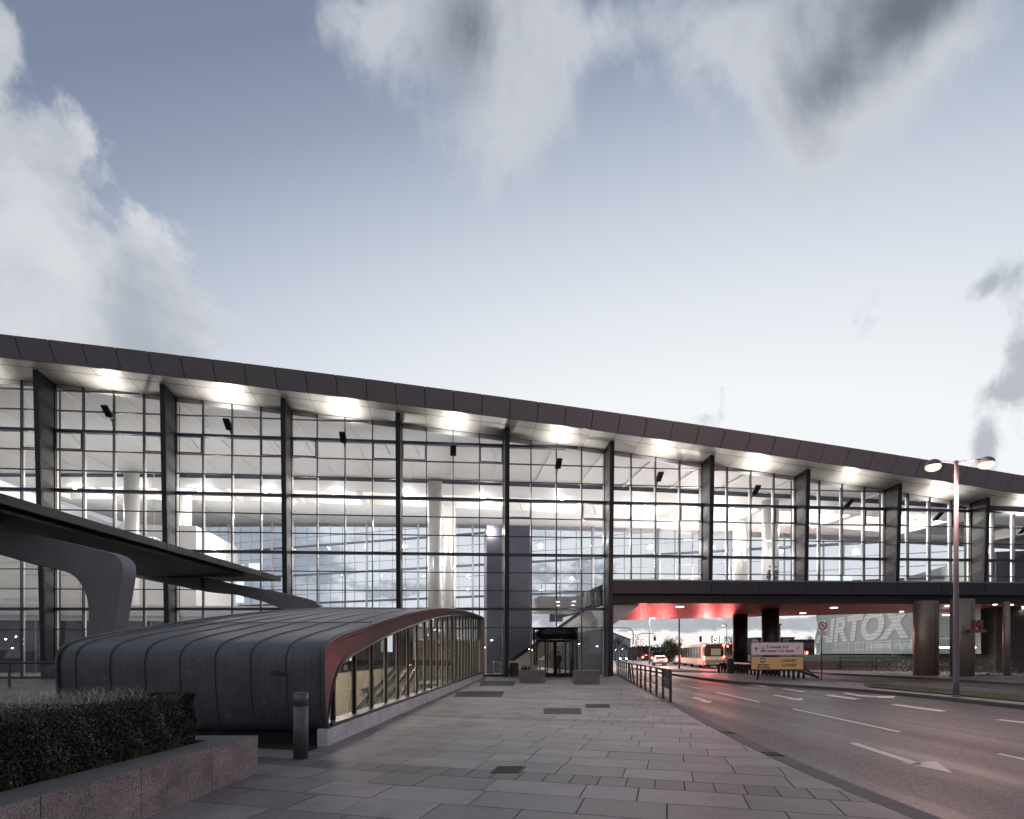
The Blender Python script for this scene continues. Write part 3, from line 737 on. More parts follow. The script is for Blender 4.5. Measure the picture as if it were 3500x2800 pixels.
# slabs
def clip(poly, nx, ny, c):      # keep nx*x+ny*y <= c
    r = []
    for i in range(len(poly)):
        a, b = poly[i], poly[(i+1) % len(poly)]
        da, db = nx*a[0]+ny*a[1]-c, nx*b[0]+ny*b[1]-c
        if da <= 0: r.append(a)
        if da*db < 0:
            t = da/(da-db); r.append((a[0]+(b[0]-a[0])*t, a[1]+(b[1]-a[1])*t))
    return r
pa = R(15.6); e1 = (math.cos(pa), -math.sin(pa)); e2 = (math.sin(pa), math.cos(pa))
rs = random.Random(3)
mb = MB()
v_ = 7.12-.25-6.3*2; rowi = 0
while v_ < 46:
    band = rowi % 10 == 0
    hgt = .50 if band else (6.3-.50)/9
    u_ = -22+rs.random()
    while u_ < 18:
        L_ = .345 if band else rs.choice((.62,.88,.88,1.15))
        u1 = u_+L_
        cu, cv = (u_+u1)/2, v_+hgt/2
        cx, cy = cu*e1[0]+cv*e2[0], cu*e1[1]+cv*e2[1]
        g_ = .0075
        if -8.6 < cx < 14 and 1.2 < cy < 45:
            poly = [(a*e1[0]+b*e2[0], a*e1[1]+b*e2[1]) for a, b in ((u_+g_,v_+g_),(u1-g_,v_+g_),(u1-g_,v_+hgt-g_),(u_+g_,v_+hgt-g_))]
            y0_ = cy; xk = kx(y0_)-.31; sl = (kx(y0_+.3)-kx(y0_-.3))/.6
            poly = clip(poly, 1, -sl, xk-sl*y0_)
            lc = MI @ Vector((cx,cy,0))
            if -.3 < lc.y < 28.2 and lc.x > -2.5 and poly: poly = clip(poly, -1, MK, -(MO.x-.10)+MK*(MO.y)*1.0)
            inside = -4.6 < lc.x < -.05 and .4 < lc.y < 27.7
            tl_ = TI @ Vector((cx,cy,0))
            if tl_.y > .25: poly = []
            if len(poly) > 2 and not (inside and lc.x < -.7):
                tone = (.62 if band else 1.0)*rs.uniform(.76,1.18)
                z = rs.uniform(-.0012,.0012); k_ = len(poly)
                b = .004; cxx = sum(p[0] for p in poly)/k_; cyy = sum(p[1] for p in poly)/k_
                mb.add([(x,y,z) for x,y in poly]+[(x+(x-cxx)*.002,y+(y-cyy)*.002,-.013) for x,y in poly], [tuple(range(k_))]+[(i,k_+i,k_+(i+1)%k_,(i+1)%k_) for i in range(k_)])
                mb.tone += [tone]*(2*k_)
        u_ = u1
    v_ += hgt; rowi += 1
tag(mb.build('pavement', 'slab'), kind='structure')
# kerb stones
mb = MB(); y = -4.0
while y < 140:
    L_ = 1.0 if y < 60 else 5.0
    a, b = y+.005, y+L_-.005; t_ = rs.uniform(.8,1.15)
    mb.add([(kx(a)-.295,a,-.2),(kx(a),a,-.2),(kx(b)-.295,b,-.2),(kx(b),b,-.2),(kx(a)-.295,a,-.004),(kx(a)-.01,a,-.006),(kx(b)-.295,b,-.004),(kx(b)-.01,b,-.006)], [(4,5,7,6),(0,1,5,4),(2,6,7,3),(1,3,7,5),(0,4,6,2)])
    y += L_
tag(mb.build('kerb', 'kerb'), kind='structure')
# traffic island, far pavement
IL = [(15.5,-14),(15.7,10),(15.8,16),(15.9,19),(16.0,22),(15.8,25),(15.0,27.6),(13.7,30.5),(12.9,33),(12.6,37),(12.8,45),(13.4,56),(14.0,66)]
IR = [(19.2,-14),(19.2,25),(19.3,30),(20.0,36),(20.6,55),(17.5,64),(14.1,66.2)]
def slab_sheet(name, lf, rt, y0, y1, step, z, mat, kerbm='kerb', kw=.18):
    mb = MB(); yy_ = [y0+step*i for i in range(int((y1-y0)/step)+1)]
    for a, b in zip(yy_, yy_[1:]):
        mb.add([(lf(a)+kw,a,z),(rt(a)-kw,a,z),(rt(b)-kw,b,z),(lf(b)+kw,b,z)], [(0,1,2,3)])
    if mat == 'slab': mb.tone += [.85]*len(mb.v)
    o = tag(mb.build(name, mat), kind='structure')
    kb = MB()
    for a, b in zip(yy_, yy_[1:]):
        for fn, s in ((lf,1),(rt,-1)):
            kb.add([(fn(a),a,-.2),(fn(b),b,-.2),(fn(b)+s*.01,b,z+.006),(fn(a)+s*.01,a,z+.006),(fn(b)+s*kw,b,z+.006),(fn(a)+s*kw,a,z+.006),(fn(b)+s*kw,b,-.2),(fn(a)+s*kw,a,-.2)], [(0,1,2,3),(3,2,4,5),(5,4,6,7)])
    tag(kb.build(name+'_kerb', kerbm), kind='structure')
slab_sheet('traffic_island', lambda y: interp(IL,y), lambda y: interp(IR,y), -14, 66, 1.0, 0.0, 'slab')
PR = [(27.6,-14),(27.6,34),(27.7,38),(27.0,42),(26.2,46),(26.8,50),(28.5,56),(31,70),(36,110)]
slab_sheet('far_pavement', lambda y: interp(PR,y), lambda y: 95, -14, 110, 2.0, 0.0, 'slab')
def blade_patch(name, area, count, hmin, hmax, wd, lean, mat, seed=1, base=None):
    r = random.Random(seed); mb = MB()
    for _ in range(count):
        x, y, z = area(r); a = r.uniform(0, 6.283); h = r.uniform(hmin, hmax); l = r.uniform(.1, lean)*h
        dx_, dy_ = math.cos(a), math.sin(a); w_ = wd*r.uniform(.6,1.3); px_, py_ = -dy_*w_/2, dx_*w_/2
        mb.add([(x-px_,y-py_,z),(x+px_,y+py_,z),(x+dx_*l*.4-px_*.7,y+dy_*l*.4-py_*.7,z+h*.6),(x+dx_*l*.4+px_*.7,y+dy_*l*.4+py_*.7,z+h*.6),(x+dx_*l,y+dy_*l,z+h*(1-.25*lean))], [(0,1,3,2),(2,3,4)])
    return mb
# grass on the island
def garea(r):
    y = r.uniform(5, 28.5); lo = 16.9 if y < 26 else 16.9+(y-26)*.5; return (r.uniform(lo, 18.95), y, .02)
g_ = MB(); g_.prism([(16.9,-14),(18.98,-14),(18.98,28.8),(17.9,28.6),(16.9,26.5)], 'z', 0.004, .05)
go = g_.build('grass_strip', 'grass'); tag(go, 'strip of rough grass along the traffic island below the street lamp', 'grass', kind='stuff')
bl = blade_patch('b', garea, 9000, .03, .10, .02, .8, 'grass'); o = bl.build('grass_blades', 'greengrass', go, fix=False)
g_ = MB(); g_.prism([(14.2,49),(17.3,47.5),(19.6,47),(17,56),(14.8,57)], 'z', 0.004, .05)
tag(g_.build('grass_patch', 'grass'), 'small mown grass patch at the far end of the traffic island', 'grass', kind='stuff')
# painted markings -----------------------------------------------------------
def mark(pts, z=RZ+.005):
    mb = MB(); ps = [gp(2000+x*.69573, 2200+y*.69573, z) for x, y in pts]
    mb.add(ps, [tuple(range(len(ps)))]); return mb
pm = []
for pts in ([(1015,321),(1027,320),(1557,433),(1537,435)],[(1175,254),(1206,252),(1358,272),(1318,275)],[(1497,300),(1530,298),(1782,331),(1740,334)],
            [(960,223),(985,222),(1087,236),(1060,238)],[(800,201),(822,200),(902,210),(880,212)],[(640,240),(651,239),(864,286),(850,288)],[(465,203),(471,202),(567,220),(558,222)],
            [(2012,374),(2045,372),(2300,399),(2290,407)],[(2018,541),(2042,540),(2300,592),(2290,601)],
            [(1293,488),(1330,486),(1662,592),(1618,596)],[(1548,583),(1618,589),(1655,581),(1722,580),(1808,636)],
            [(519,264),(541,263),(603,279),(585,283)],[(557,284),(625,281),(612,291)],
            [(918,253),(940,252),(1030,268),(1010,271)],[(985,272),(1070,268),(1064,279)],
            [(1260,243),(1285,241),(1360,254),(1440,259),(1440,264),(1350,259)],[(1437,258),(1526,258),(1512,268),(1437,266)],
            [(380,197),(386,196),(430,203),(424,204)]):
    m_ = mark(pts); pm.append(m_)
mb = MB()
for q_ in pm: mb.add(q_.v, q_.f)
tag(mb.build('road_marking', 'paint', fix=False), kind='structure')
# edge lines and dashes on the second carriageway
mb = MB()
for y in range(8, 90, 6): mb.add([(23.3,y,RZ+.005),(23.42,y,RZ+.005),(23.42,y+3,RZ+.005),(23.3,y+3,RZ+.005)], [(0,1,2,3)])
for y in range(60, 150, 6):
    for x in (12,15.5,19.5): mb.add([(x+y*.12-3,y,RZ+.005),(x+y*.12-2.88,y,RZ+.005),(x+y*.12-2.5,y+3,RZ+.005),(x+y*.12-2.62,y+3,RZ+.005)], [(0,1,2,3)])
tag(mb.build('lane_marking', 'paint', fix=False), kind='structure')

# iron covers and grates in the pavement ------------------------------------------
def grate(px0_, px1_, py0_, py1_, label, skew=0, bars=8, cat='floor grate'):
    c = [gp(900+x*.69573, 2200+y*.69573) for x, y in ((px0_,py1_),(px1_,py1_),(px1_+skew,py0_),(px0_+skew,py0_))]
    q_ = MB(); z0, z1 = -.012, .0045
    # rim and bars
    def L(a, b, t): return a+(b-a)*t
    for a, b in ((0,1),(1,2),(2,3),(3,0)): q_.bar(c[a]+Vector((0,0,.003)), c[b]+Vector((0,0,.003)), .03, .012)
    for i in range(1, bars): q_.bar(L(c[0],c[3],i/bars)+Vector((0,0,.002)), L(c[1],c[2],i/bars)+Vector((0,0,.002)), .02, .010)
    q_.add([v+Vector((0,0,.0022)) for v in c], [(0,1,2,3)])
    o = q_.build('floor_grate', 'grate'); return tag(o, label, cat, 'iron grates set in the paving')
grate(1062,1230,186,208,'long dark grate nearest the terminal doors', 8, 14)
grate(940,1170,236,262,'wide dark grate crossing the paving beside the stair glazing', 14, 16)
grate(1380,1562,320,346,'dark grate in the middle of the paving', -2, 10)
grate(1585,1702,299,315,'small dark grate nearest the railing', -3, 8)
grate(1118,1252,606,636,'patterned square manhole cover in the foreground paving', 34, 6, 'manhole cover')

# ------------------------------------------------------------------ stair canopy of the metro
met = empty('stair_canopy', MO, MA, 'low curved canopy of dark weathered zinc over the escalators with a glazed side', 'stair canopy')
prof = [(.42,.20),(.12,.24),(-.03,.62),(-.08,1.1),(-.10,1.45),(-.06,1.62),(.06,1.74),(.30,1.83),(.62,1.90),(1.10,1.99),(1.84,2.09),(2.8,2.25),(3.81,2.40),(5.2,2.60),(6.72,2.80),(9.17,3.07),(11.6,3.32),(14.7,3.54),(18.8,3.75),(23,3.92),(27.9,4.04)]
WID = 4.78
def shell(x0, x1, d=0.0, y0=0):
    return [(x0,y-d,z+(d if i > 6 else 0)) for i,(y,z) in enumerate(prof)], [(x1,y-d,z+(d if i > 6 else 0)) for i,(y,z) in enumerate(prof)]
def smoothprof(p, it=2):
    for _ in range(it):
        q_ = [p[0]]
        for a, b in zip(p, p[1:]): q_ += [(a[0]*.75+b[0]*.25,a[1]*.75+b[1]*.25),(a[0]*.25+b[0]*.75,a[1]*.25+b[1]*.75)]
        q_.append(p[-1]); p = q_
    return p
SP = smoothprof(prof)
nx_ = 40; mb = MB(); mb.smooth = True; K_ = len(SP)
mb.add([(-.05-(WID-.05)*i/nx_, y, z) for i in range(nx_+1) for y, z in SP], [(i*K_+j, i*K_+j+1, (i+1)*K_+j+1, (i+1)*K_+j) for i in range(nx_) for j in range(K_-1)])
so = mb.build('zinc_shell', 'zinc', met)
s_ = so.modifiers.new('s', 'SOLIDIFY'); s_.thickness = .10; s_.offset = -1
mb = MB()      # standing seams follow the curve
for k in range(1, 8):
    x = -.08-k*.625
    rr = random.Random(k)
    mb.tube([(x+.004*rr.uniform(-1,1),y-.006,z+.008) for y,z in SP], .017, 6)
mb.tube([(-.045,y-.01,z+.012) for y,z in SP], .040, 8); mb.tube([(-WID,y-.01,z+.01) for y,z in SP], .03, 8)
mb.bar((-.1,3.05,2.315), (-WID,3.05,2.315), .02, .02)
mb.build('standing_seam', 'zinc', met)
mb = MB(); mb.prism([(y,z) for y,z in SP]+[(27.9,.02),(.42,.02)], 'x', -WID-.02, -WID); mb.build('end_panel', 'zinc', met)
# fascia of the glazed side
inner = [(.36,.34),(.42,.55),(.62,.98),(.85,1.25),(1.15,1.46),(1.91,1.60),(3.1,1.83),(4.4,2.05),(6.72,2.38),(10.3,2.85),(13.2,3.13),(16.6,3.42),(20.5,3.66),(24.8,3.87),(27.9,3.90)]
IN = smoothprof(inner)
def at_y(poly, y):
    for (ya,za),(yb,zb_) in zip(poly, poly[1:]):
        if ya <= y <= yb and yb > ya: return za+(zb_-za)*(y-ya)/(yb-ya)
    return poly[-1][1]
outer_line = [p for p in SP]
def resample(p, n):
    L_ = [0]
    for a, b in zip(p, p[1:]): L_.append(L_[-1]+math.hypot(b[0]-a[0], b[1]-a[1]))
    r = []
    for i in range(n+1):
        t = L_[-1]*(i/n); j = max(k for k in range(len(L_)) if L_[k] <= t+1e-9); j = min(j, len(p)-2)
        u = (t-L_[j])/max(1e-9, L_[j+1]-L_[j]); r.append((p[j][0]+(p[j+1][0]-p[j][0])*u, p[j][1]+(p[j+1][1]-p[j][1])*u))
    return r
# match by arc: vertical leg with vertical leg, bend with bend
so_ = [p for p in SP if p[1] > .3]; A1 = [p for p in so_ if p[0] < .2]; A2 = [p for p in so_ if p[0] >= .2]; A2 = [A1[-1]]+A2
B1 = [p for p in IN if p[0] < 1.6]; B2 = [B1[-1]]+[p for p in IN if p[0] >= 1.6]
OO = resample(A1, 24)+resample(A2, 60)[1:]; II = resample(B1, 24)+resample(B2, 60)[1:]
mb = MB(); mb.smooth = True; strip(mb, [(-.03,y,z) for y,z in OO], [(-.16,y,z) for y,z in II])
mb.build('side_fascia', pbr('redlit_fascia', (.175,.122,.120), .40, .55, var=.30, scale=.7, stretch=(1,1,.4)), met)  # reddish base colour carries the red road lights reflected in the metal
mb = MB(); mb.smooth = True; strip(mb, [(-.155,y,z) for y,z in II], [(-.32,y,z) for y,z in II]); mb.tube([(-.15,y,z) for y,z in II], .028, 8)
mb.build('reveal', 'frame', met)
mb = MB(); mb.box(-.34,-.02,.30,27.9,.295,.36); mb.build('sill', 'frame', met)
# mullions and panes
yk = [2.05+1.221*k for k in range(-1, 22)]
ys2 = [.40]+yk+[27.8]
for i in range(len(ys2)-1):
    a, b = ys2[i], ys2[i+1]
    if b-a < .3: continue
    q_ = MB(); ptop = []
    for s in range(7): y = a+(b-a)*s/6; ptop.append((y, at_y(IN, max(y,.40))))
    q_.add([(-.245,a,.36),(-.245,b,.36)]+[(-.245,y,z) for y,z in reversed(ptop)], [tuple(range(9))]); q_.build('pane', 'glassm', met, fix=False)
mb = None
for y in yk:
    q_ = MB(); zt_ = at_y(IN, y); q_.cur = 0; q_.box(-.235,-.17,y-.030,y+.030,.36,zt_); q_.cur = 1; q_.box(-.262,-.236,y-.016,y+.016,.30,zt_)
    q_.build('mullion', ['frame','stairwhite'], met)
mb = MB(); mb.box(-.30,.05,27.75,28.35,0,4.02); mb.build('end_post', 'pillar', met)
# concrete plinth, its own slab of concrete
mb = MB()
mb.hexa([(-.19,0,-.02),(0,0,-.02),(-.19,27.7,-.02),(0,27.7,-.02),(-.19,.0,.292),(-.005,.0,.292),(-.19,27.7,.292),(-.005,27.7,.292)])
mb.build('plinth', 'concrete', met, bevel=.012)
mb = MB(); mb.box(-WID+.1,-.25,.40,.50,-.02,.35); mb.build('recessed_base', 'black', met)
# the lit stairwell
mb = MB()
for f in ([(-4.5,.5,-5),(-4.5,27.6,-5),(-4.5,27.6,.9),(-4.5,.5,.9)],[(-.175,.5,-5),(-.175,27.6,-5),(-.175,27.6,.29),(-.175,.5,.29)],[(-4.5,.52,-5),(-.175,.52,-5),(-.175,.52,-.02),(-4.5,.52,-.02)],[(-4.5,27.6,-5),(-.175,27.6,-5),(-.175,27.6,2.5),(-4.5,27.6,2.5)],[(-4.5,.5,-4.99),(-.175,.5,-4.99),(-.175,27.6,-4.99),(-4.5,27.6,-4.99)]):
    mb.add(f, [(0,1,2,3)])
mb.build('stairwell', 'cream', met, fix=False)
mb = MB(); mb.add([(-4.5,20,-.02),(-.18,21,-.02),(-.18,27.6,-.02),(-4.5,27.6,-.02)], [(0,1,2,3)]); mb.build('upper_landing', 'ifloor', met)
mb = MB(); strip(mb, [(-.3,y+.14,z-.16) for y,z in SP if z > 1.2], [(-WID+.1,y+.14,z-.16) for y,z in SP if z > 1.2]); mb.build('ceiling_lining', pbr('lining', (.17,.16,.15), .35, .5), met)
mb = MB(); _fy = [.6+.9*i for i in range(30)]
strip(mb, [(-4.46,y,.85) for y in _fy], [(-4.46,y,max(.9,at_y(SP,y)-.25)) for y in _fy]); mb.build('far_side_glazing', 'carglass', met)
for i in range(7):
    q_ = MB(); q_.box(-4.43,-4.40,2.5+3.65*i,2.56+3.65*i,.9,min(3.6, at_y(SP, max(.3,1.5+1.65*i))-.2)); q_.build('far_mullion', 'frame', met)
for i, (x0, ya, yb) in enumerate(((-1.3,6.2,13.0),(-2.1,7.4,15.2),(-2.9,8.6,17.4),(-3.7,10.0,19.6))):
    p0 = Vector((x0,yb,.62)); p1 = Vector((x0,ya,-1.75))
    q_ = MB(); q_.cur = 0; q_.bar(p0, p1, .06, .62); q_.cur = 1; q_.bar(p0+Vector((0,0,.40)), p1+Vector((0,0,.40)), .10, .06)
    q_.cur = 2; q_.bar(p0+Vector((0,0,.33)), p1+Vector((0,0,.33)), .13, .05); q_.bar(p0+Vector((0,0,-.36)), p1+Vector((0,0,-.36)), .16, .10)
    q_.build('escalator_balustrade', ['stairwhite','black','esc'], met)
    q_ = MB(); q_.tube([p0+Vector((0,0,.40)), p0+Vector((0,.5,.46)), p0+Vector((0,.8,.40)), p0+Vector((0,.9,.15))], .05, 6); q_.build('handrail_end', 'chrome', met)
for i, (x, y) in enumerate(((-2.4,3.0),(-2.4,7.0),(-2.4,11.5),(-2.4,16.5),(-2.4,22))):
    z = at_y(SP, y)-.24
    q_ = MB(); q_.box(x-.06,x+.06,y-.6,y+.6,z-.05,z); q_.build('light_strip', 'ltint', met)
    light('AREA', mw(x,y,z-.12), (95,100,100,95,80)[i], (1,.92,.80), size=1.0, rot=(0,0,0))
for (y, z0_, z1_, l_) in ((19.5,1.7,3.0,1.6),(14.2,1.3,1.9,.5)):
    q_ = MB(); q_.box(-4.42,-4.36,y,y+l_,z0_,z1_); q_.build('advert_screen', 'screen', met)
q_ = MB(); q_.box(-4.40,-.5,17.2,17.5,1.05,1.30); q_.build('dark_band', 'frame', met)  # dark band added across the stairwell behind the glazing
# graffiti scrawl on the shell
def scrawl():
    mb = MB(); pts = [(-.98,1.25),(-.93,1.31),(-.88,1.24),(-.93,1.22),(-.86,1.26),(-.82,1.32),(-.81,1.22),(-.79,1.29),(-.76,1.22),(-.72,1.30),(-.74,1.23),(-.69,1.27),(-.64,1.20)]
    for a, b in zip(pts, pts[1:]): mb.bar((a[0],-.112,a[1]), (b[0],-.112,b[1]), .004, .010, up=(0,0,1))
    mb.build('graffiti', 'black', met)
scrawl()

# ------------------------------------------------------------------ bollard
q = gp(1028, 2592); mb = MB(); mb.cyl((0,0), .108, 0, .80, 40); mb.cyl((0,0), .1035, .80, .812, 40); mb.cyl((0,0), .108, .812, .995, 40); mb.cyl((0,0), .108, .995, 1.01, 40, r2=.098)
bo = mb.build('bollard', pbr('bollard_metal', (.12,.12,.125), .55, .4, var=.25, scale=7)); bo.location = q; tag(bo, 'grey round steel bollard standing beside the zinc canopy', 'bollard')

# ------------------------------------------------------------------ granite planter, hedge, grasses
pl = empty('planter', (-3.60,4.9,0), 0, 'low granite block wall around the hedge bed', 'planter')
def wx(y): return -3.41-.072*(7.54-y)
js = [7.54,6.52,5.40,4.34,3.28,2.2,1.1,0]
for a, b in zip(js[1:], js):
    q_ = MB(); y0, y1 = a+.006-4.9, b-.006-4.9; X0, X1 = wx(a)+3.60, wx(b)+3.60
    q_.cur = 0
    q_.add([(X0-.42,y0,-.01),(X0,y0,-.01),(X1-.42,y1,-.01),(X1,y1,-.01),(X0-.42,y0,.505),(X0,y0,.505),(X1-.42,y1,.505),(X1,y1,.505)], [(0,2,3,1),(0,1,5,4),(2,6,7,3),(1,3,7,5),(0,4,6,2)])
    q_.cur = 1; q_.add([(X0-.42,y0,.505),(X0,y0,.505),(X1-.42,y1,.505),(X1,y1,.505)], [(0,1,3,2)])
    q_.build('granite_block', ['granite','granite_top'], pl)
for i in range(4):
    q_ = MB(); x1 = -3.41+3.60-.425-i*1.2; q_.box(x1-1.19,x1-.008,2.24,2.64,-.01,.503); q_.build('granite_block', ['granite_top'], pl)
q_ = MB(); q_.box(-6,-.25,-4.9,2.23,-.01,.40); q_.build('soil', pbr('soil', (.03,.022,.016), .95, bump=.5), pl)
rh = random.Random(11)
HX1 = lambda y: wx(y)-.50
HY0, HY1, HZ = 1.6, 7.02, 1.12
def hedge():
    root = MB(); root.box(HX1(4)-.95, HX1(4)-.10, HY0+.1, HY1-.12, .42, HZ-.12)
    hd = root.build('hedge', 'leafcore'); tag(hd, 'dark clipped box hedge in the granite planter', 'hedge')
    for mat_i, cnt in ((0, 60000),):
        mb = MB()
        for _ in range(cnt):
            f = rh.random(); y = rh.uniform(HY0, HY1); zz = .42+(HZ-.42)*rh.random()**.8; dpt = abs(rh.gauss(0,.05))
            lump = .045*math.sin(y*5.3)+.03*math.sin(y*13+zz*9)
            if f < .55: p = Vector((HX1(y)-dpt+lump*.6, y, zz)); n_ = Vector((1,0,.2))
            elif f < .78: p = Vector((HX1(y)-rh.uniform(0,1.0), y, HZ-dpt+lump*.5)); n_ = Vector((0,0,1))
            else: p = Vector((HX1(HY1)-rh.uniform(0,1.0), HY1-dpt+.03*math.sin(zz*11), zz)); n_ = Vector((0,1,.2))
            if zz < .62 and f < .55 and rh.random() < .5: continue
            n_ = (n_+Vector((rh.uniform(-1,1),rh.uniform(-1,1),rh.uniform(-1,1)))*.9).normalized()
            a = n_.orthogonal().normalized(); a = (Matrix.Rotation(rh.uniform(0,6.28),3,n_) @ a); b = n_.cross(a); s = rh.uniform(.006,.0125)
            mb.add([p-a*s*1.5, p+b*s*.7, p+a*s*1.5, p-b*s*.7], [(0,1,2,3)])
        mb.build('foliage', 'leaf', hd, fix=False)
    mb = MB()
    for _ in range(60):
        y = rh.uniform(HY0, HY1); p = Vector((HX1(y)-rh.uniform(.0,.08), y, .40)); pts = [p]
        for k in range(4): p = p+Vector((rh.uniform(-.03,.05),rh.uniform(-.07,.07),rh.uniform(.05,.11))); pts.append(p)
        mb.tube(pts, [.008,.007,.006,.004,.003], 5)
    tag(mb.build('twigs', 'twig', hd), kind='stuff')
hedge()
def ar1(r):
    y = r.uniform(HY0, HY1-.6)
    cy_ = round(y/.42)*.42+r.gauss(0,.07)
    return (HX1(y)-r.uniform(.12,1.0)+r.gauss(0,.04), cy_, HZ-.05)
g1 = blade_patch('x', ar1, 2600, .07, .26, .0050, 1.4, 'straw', 5); tag(g1.build('dry_grass', 'straw', fix=False), 'pale dry grass tufts poking from the top of the hedge', 'grass', kind='stuff')
def ar2(r):
    y = round(r.uniform(HY0, HY1)/.55)*.55+r.gauss(0,.06); return (HX1(y)+r.uniform(-.02,.06), y, .41)
g2 = blade_patch('x', ar2, 900, .10, .34, .0055, 1.4, 'greengrass', 6); tag(g2.build('long_grass', 'greengrass', fix=False), 'long thin grass growing along the foot of the hedge', 'grass', kind='stuff')

# ------------------------------------------------------------------ station canopy on the left
sc_ = empty('station_canopy', (-13.3,16,0), MA, 'dark flat station canopy roof carried on bent grey frames', 'canopy')
SI = (Matrix.Translation(Vector((-13.3,16,0))) @ Matrix.Rotation(MA,4,'Z')).inverted()
mb = MB()
mb.box(-5.5,0,-9,14.6,5.55,5.72); mb.box(-.02,.06,-9,14.6,5.52,5.78)
mb.box(-5.3,-.35,-9,11.6,5.40,5.548)
mb.build('roof_slab', pbr('dark_roof', (.024,.023,.025), .5, .3), sc_)
mb = MB()
for y in (-2.3, 5.2, 12.5): mb.box(-.06,.075,y-.015,y+.015,5.5,5.79)
mb.build('roof_joint', 'black', sc_)
cm = pbr('painted_frame', (.215,.208,.228), .6, .1, var=.16, scale=1.3, bump=.1, bscale=25)
def frame(pts, yc_, th):
    for _ in range(2):
        q2 = []
        for i in range(len(pts)):
            a, b = pts[i], pts[(i+1) % len(pts)]
            if math.hypot(a[0]-b[0], a[1]-b[1]) > 60:
                q2 += [(a[0]+(b[0]-a[0])*.08, a[1]+(b[1]-a[1])*.08), (a[0]+(b[0]-a[0])*.92, a[1]+(b[1]-a[1])*.92)]
            else: q2 += [(a[0]*.85+b[0]*.15, a[1]*.85+b[1]*.15), (a[0]*.15+b[0]*.85, a[1]*.15+b[1]*.85)]
        pts = q2
    poly = [SI @ dp(x, y, yc_) for x, y in pts]; q_ = MB(); k_ = len(poly)
    bk_ = [p+Vector((0,th,0)) for p in poly]
    q_.add([tuple(p) for p in poly]+[tuple(p) for p in bk_], [tuple(range(k_))[::-1], tuple(range(k_,2*k_))]+[(i,(i+1)%k_,k_+(i+1)%k_,k_+i) for i in range(k_)])
    return q_.build('support_frame', cm, sc_, bevel=.03)
frame([(-420,1700),(0,1803),(195,1845),(330,1876),(372,1886),(395,1896),(411,1911),(419,1932),(419,1962),(383,2176),(341,2427),(303,2427),(302,2200),(301,2080),(296,2045),(286,2017),(275,1998),(260,1978),(246,1966),(227,1955),(205,1949),(182,1944),(136,1936),(0,1897),(-420,1795)], 16, .56)
frame([(250,1890),(467,1932),(700,1975),(800,1996),(950,2022),(1050,2046),(1078,2056),(1090,2068),(1096,2084),(1085,2300),(1072,2344),(1046,2344),(1035,2180),(1020,2125),(1000,2100),(980,2088),(904,2058),(800,2031),(700,2022),(467,1975),(250,1935)], 28, .5)
mb = MB(); a = SI @ dp(688,1962,27.9); mb.box(a.x-.06,a.x+.06,a.y,a.y+.12,4.85,5.4); mb.build('roof_strut', 'girder', sc_)
# glass balustrade by the hall front
bal = empty('glass_balustrade', (-22,27,0), 0, 'glass balustrade with a dark handrail left of the zinc canopy', 'railing')
mb = MB(); mb.tube([(-20,0,1.18),(9,0,1.18)], .055, 8); mb.build('handrail', 'steel', bal)
for i in range(10):
    q_ = MB(); q_.box(-19.6+2.9*i,-19.52+2.9*i,-.03,.03,0,1.14); q_.build('post', 'steel', bal)
for i in range(10):
    q_ = MB(); q_.add([(-19.5+2.9*i,0,.1),(-16.7+2.9*i,0,.1),(-16.7+2.9*i,0,1.1),(-19.5+2.9*i,0,1.1)], [(0,1,2,3)]); q_.build('pane', 'rail_glass', bal, fix=False)
# ------------------------------------------------------------------ entrance furniture
def onfront(px, py=None, off=0.0):     # point on the terminal front line, off metres outside it
    t = (px-CX)/F; u = (math.cos(ta), math.sin(ta)); n_ = (-math.sin(ta), math.cos(ta)); ox, oy = TO.x-n_[0]*off, TO.y-n_[1]*off
    s = (t*oy-ox)/(u[0]-t*u[1]); return Vector((ox+u[0]*s, oy+u[1]*s, 0))
def block(px0_, px1_, py, w_, d_, h_, label, name='concrete_block'):
    q = gp((px0_+px1_)/2, py); mb = MB(); mb.box(-w_/2,w_/2,0,d_,0,h_)
    o = mb.build(name, pbr('rough_concrete', (.165,.155,.175), .8, var=.3, scale=3, bump=.4, bscale=40, fine=.15), bevel=.012); o.location = q; o.rotation_euler.z = ta*.3
    return tag(o, label, 'bench', 'concrete seat blocks by the entrance'), q
b1, q1 = block(1776, 1863, 2334, 1.40, .75, .70, 'concrete block bench with bottles and a carton on top, left of the revolving door')
b2, q2 = block(1965, 2050, 2338.5, 1.33, .80, .72, 'bare concrete block bench with nothing on it, right of the revolving door')
mb = MB(); mb.box(-.19,.19,-.14,.14,0,.24); o = mb.build('carton', 'card', bevel=.004); o.location = q1+Vector((.12,.25,.70)); tag(o, 'cardboard drink carton standing on the left concrete bench', 'box')
mb = MB(); mb.box(-.035,.035,-.006,.006,0,.02); h_ = mb.build('hand_hole', 'black', o); h_.location = (.0,-.141,.18)
mb = MB(); mb.box(-.26,.26,-.1,.1,0,.02); o2 = mb.build('flap', 'card', o); o2.location = (.21,.01,.251)
def bottle_mesh():
    mb = MB(); mb.tube([(0,0,0),(0,0,.15),(0,0,.18),(0,0,.205),(0,0,.27)], [.033,.033,.024,.013,.013], 12); return mb
bt = []
for i, (x, y) in enumerate(((-.56,.22),(-.49,.28),(-.41,.22),(-.35,.30),(-.14,.2),(.42,.2))):
    o = bottle_mesh().build('bottle', 'bottle') if i == 0 else bt[0].copy()
    if i: C.objects.link(o)
    o.location = q1+Vector((x,y,.70)); tag(o, 'dark empty glass bottle, %s of the bottles on the concrete bench' % nth(i, 6), 'bottle', 'bottles on the concrete bench'); bt.append(o)
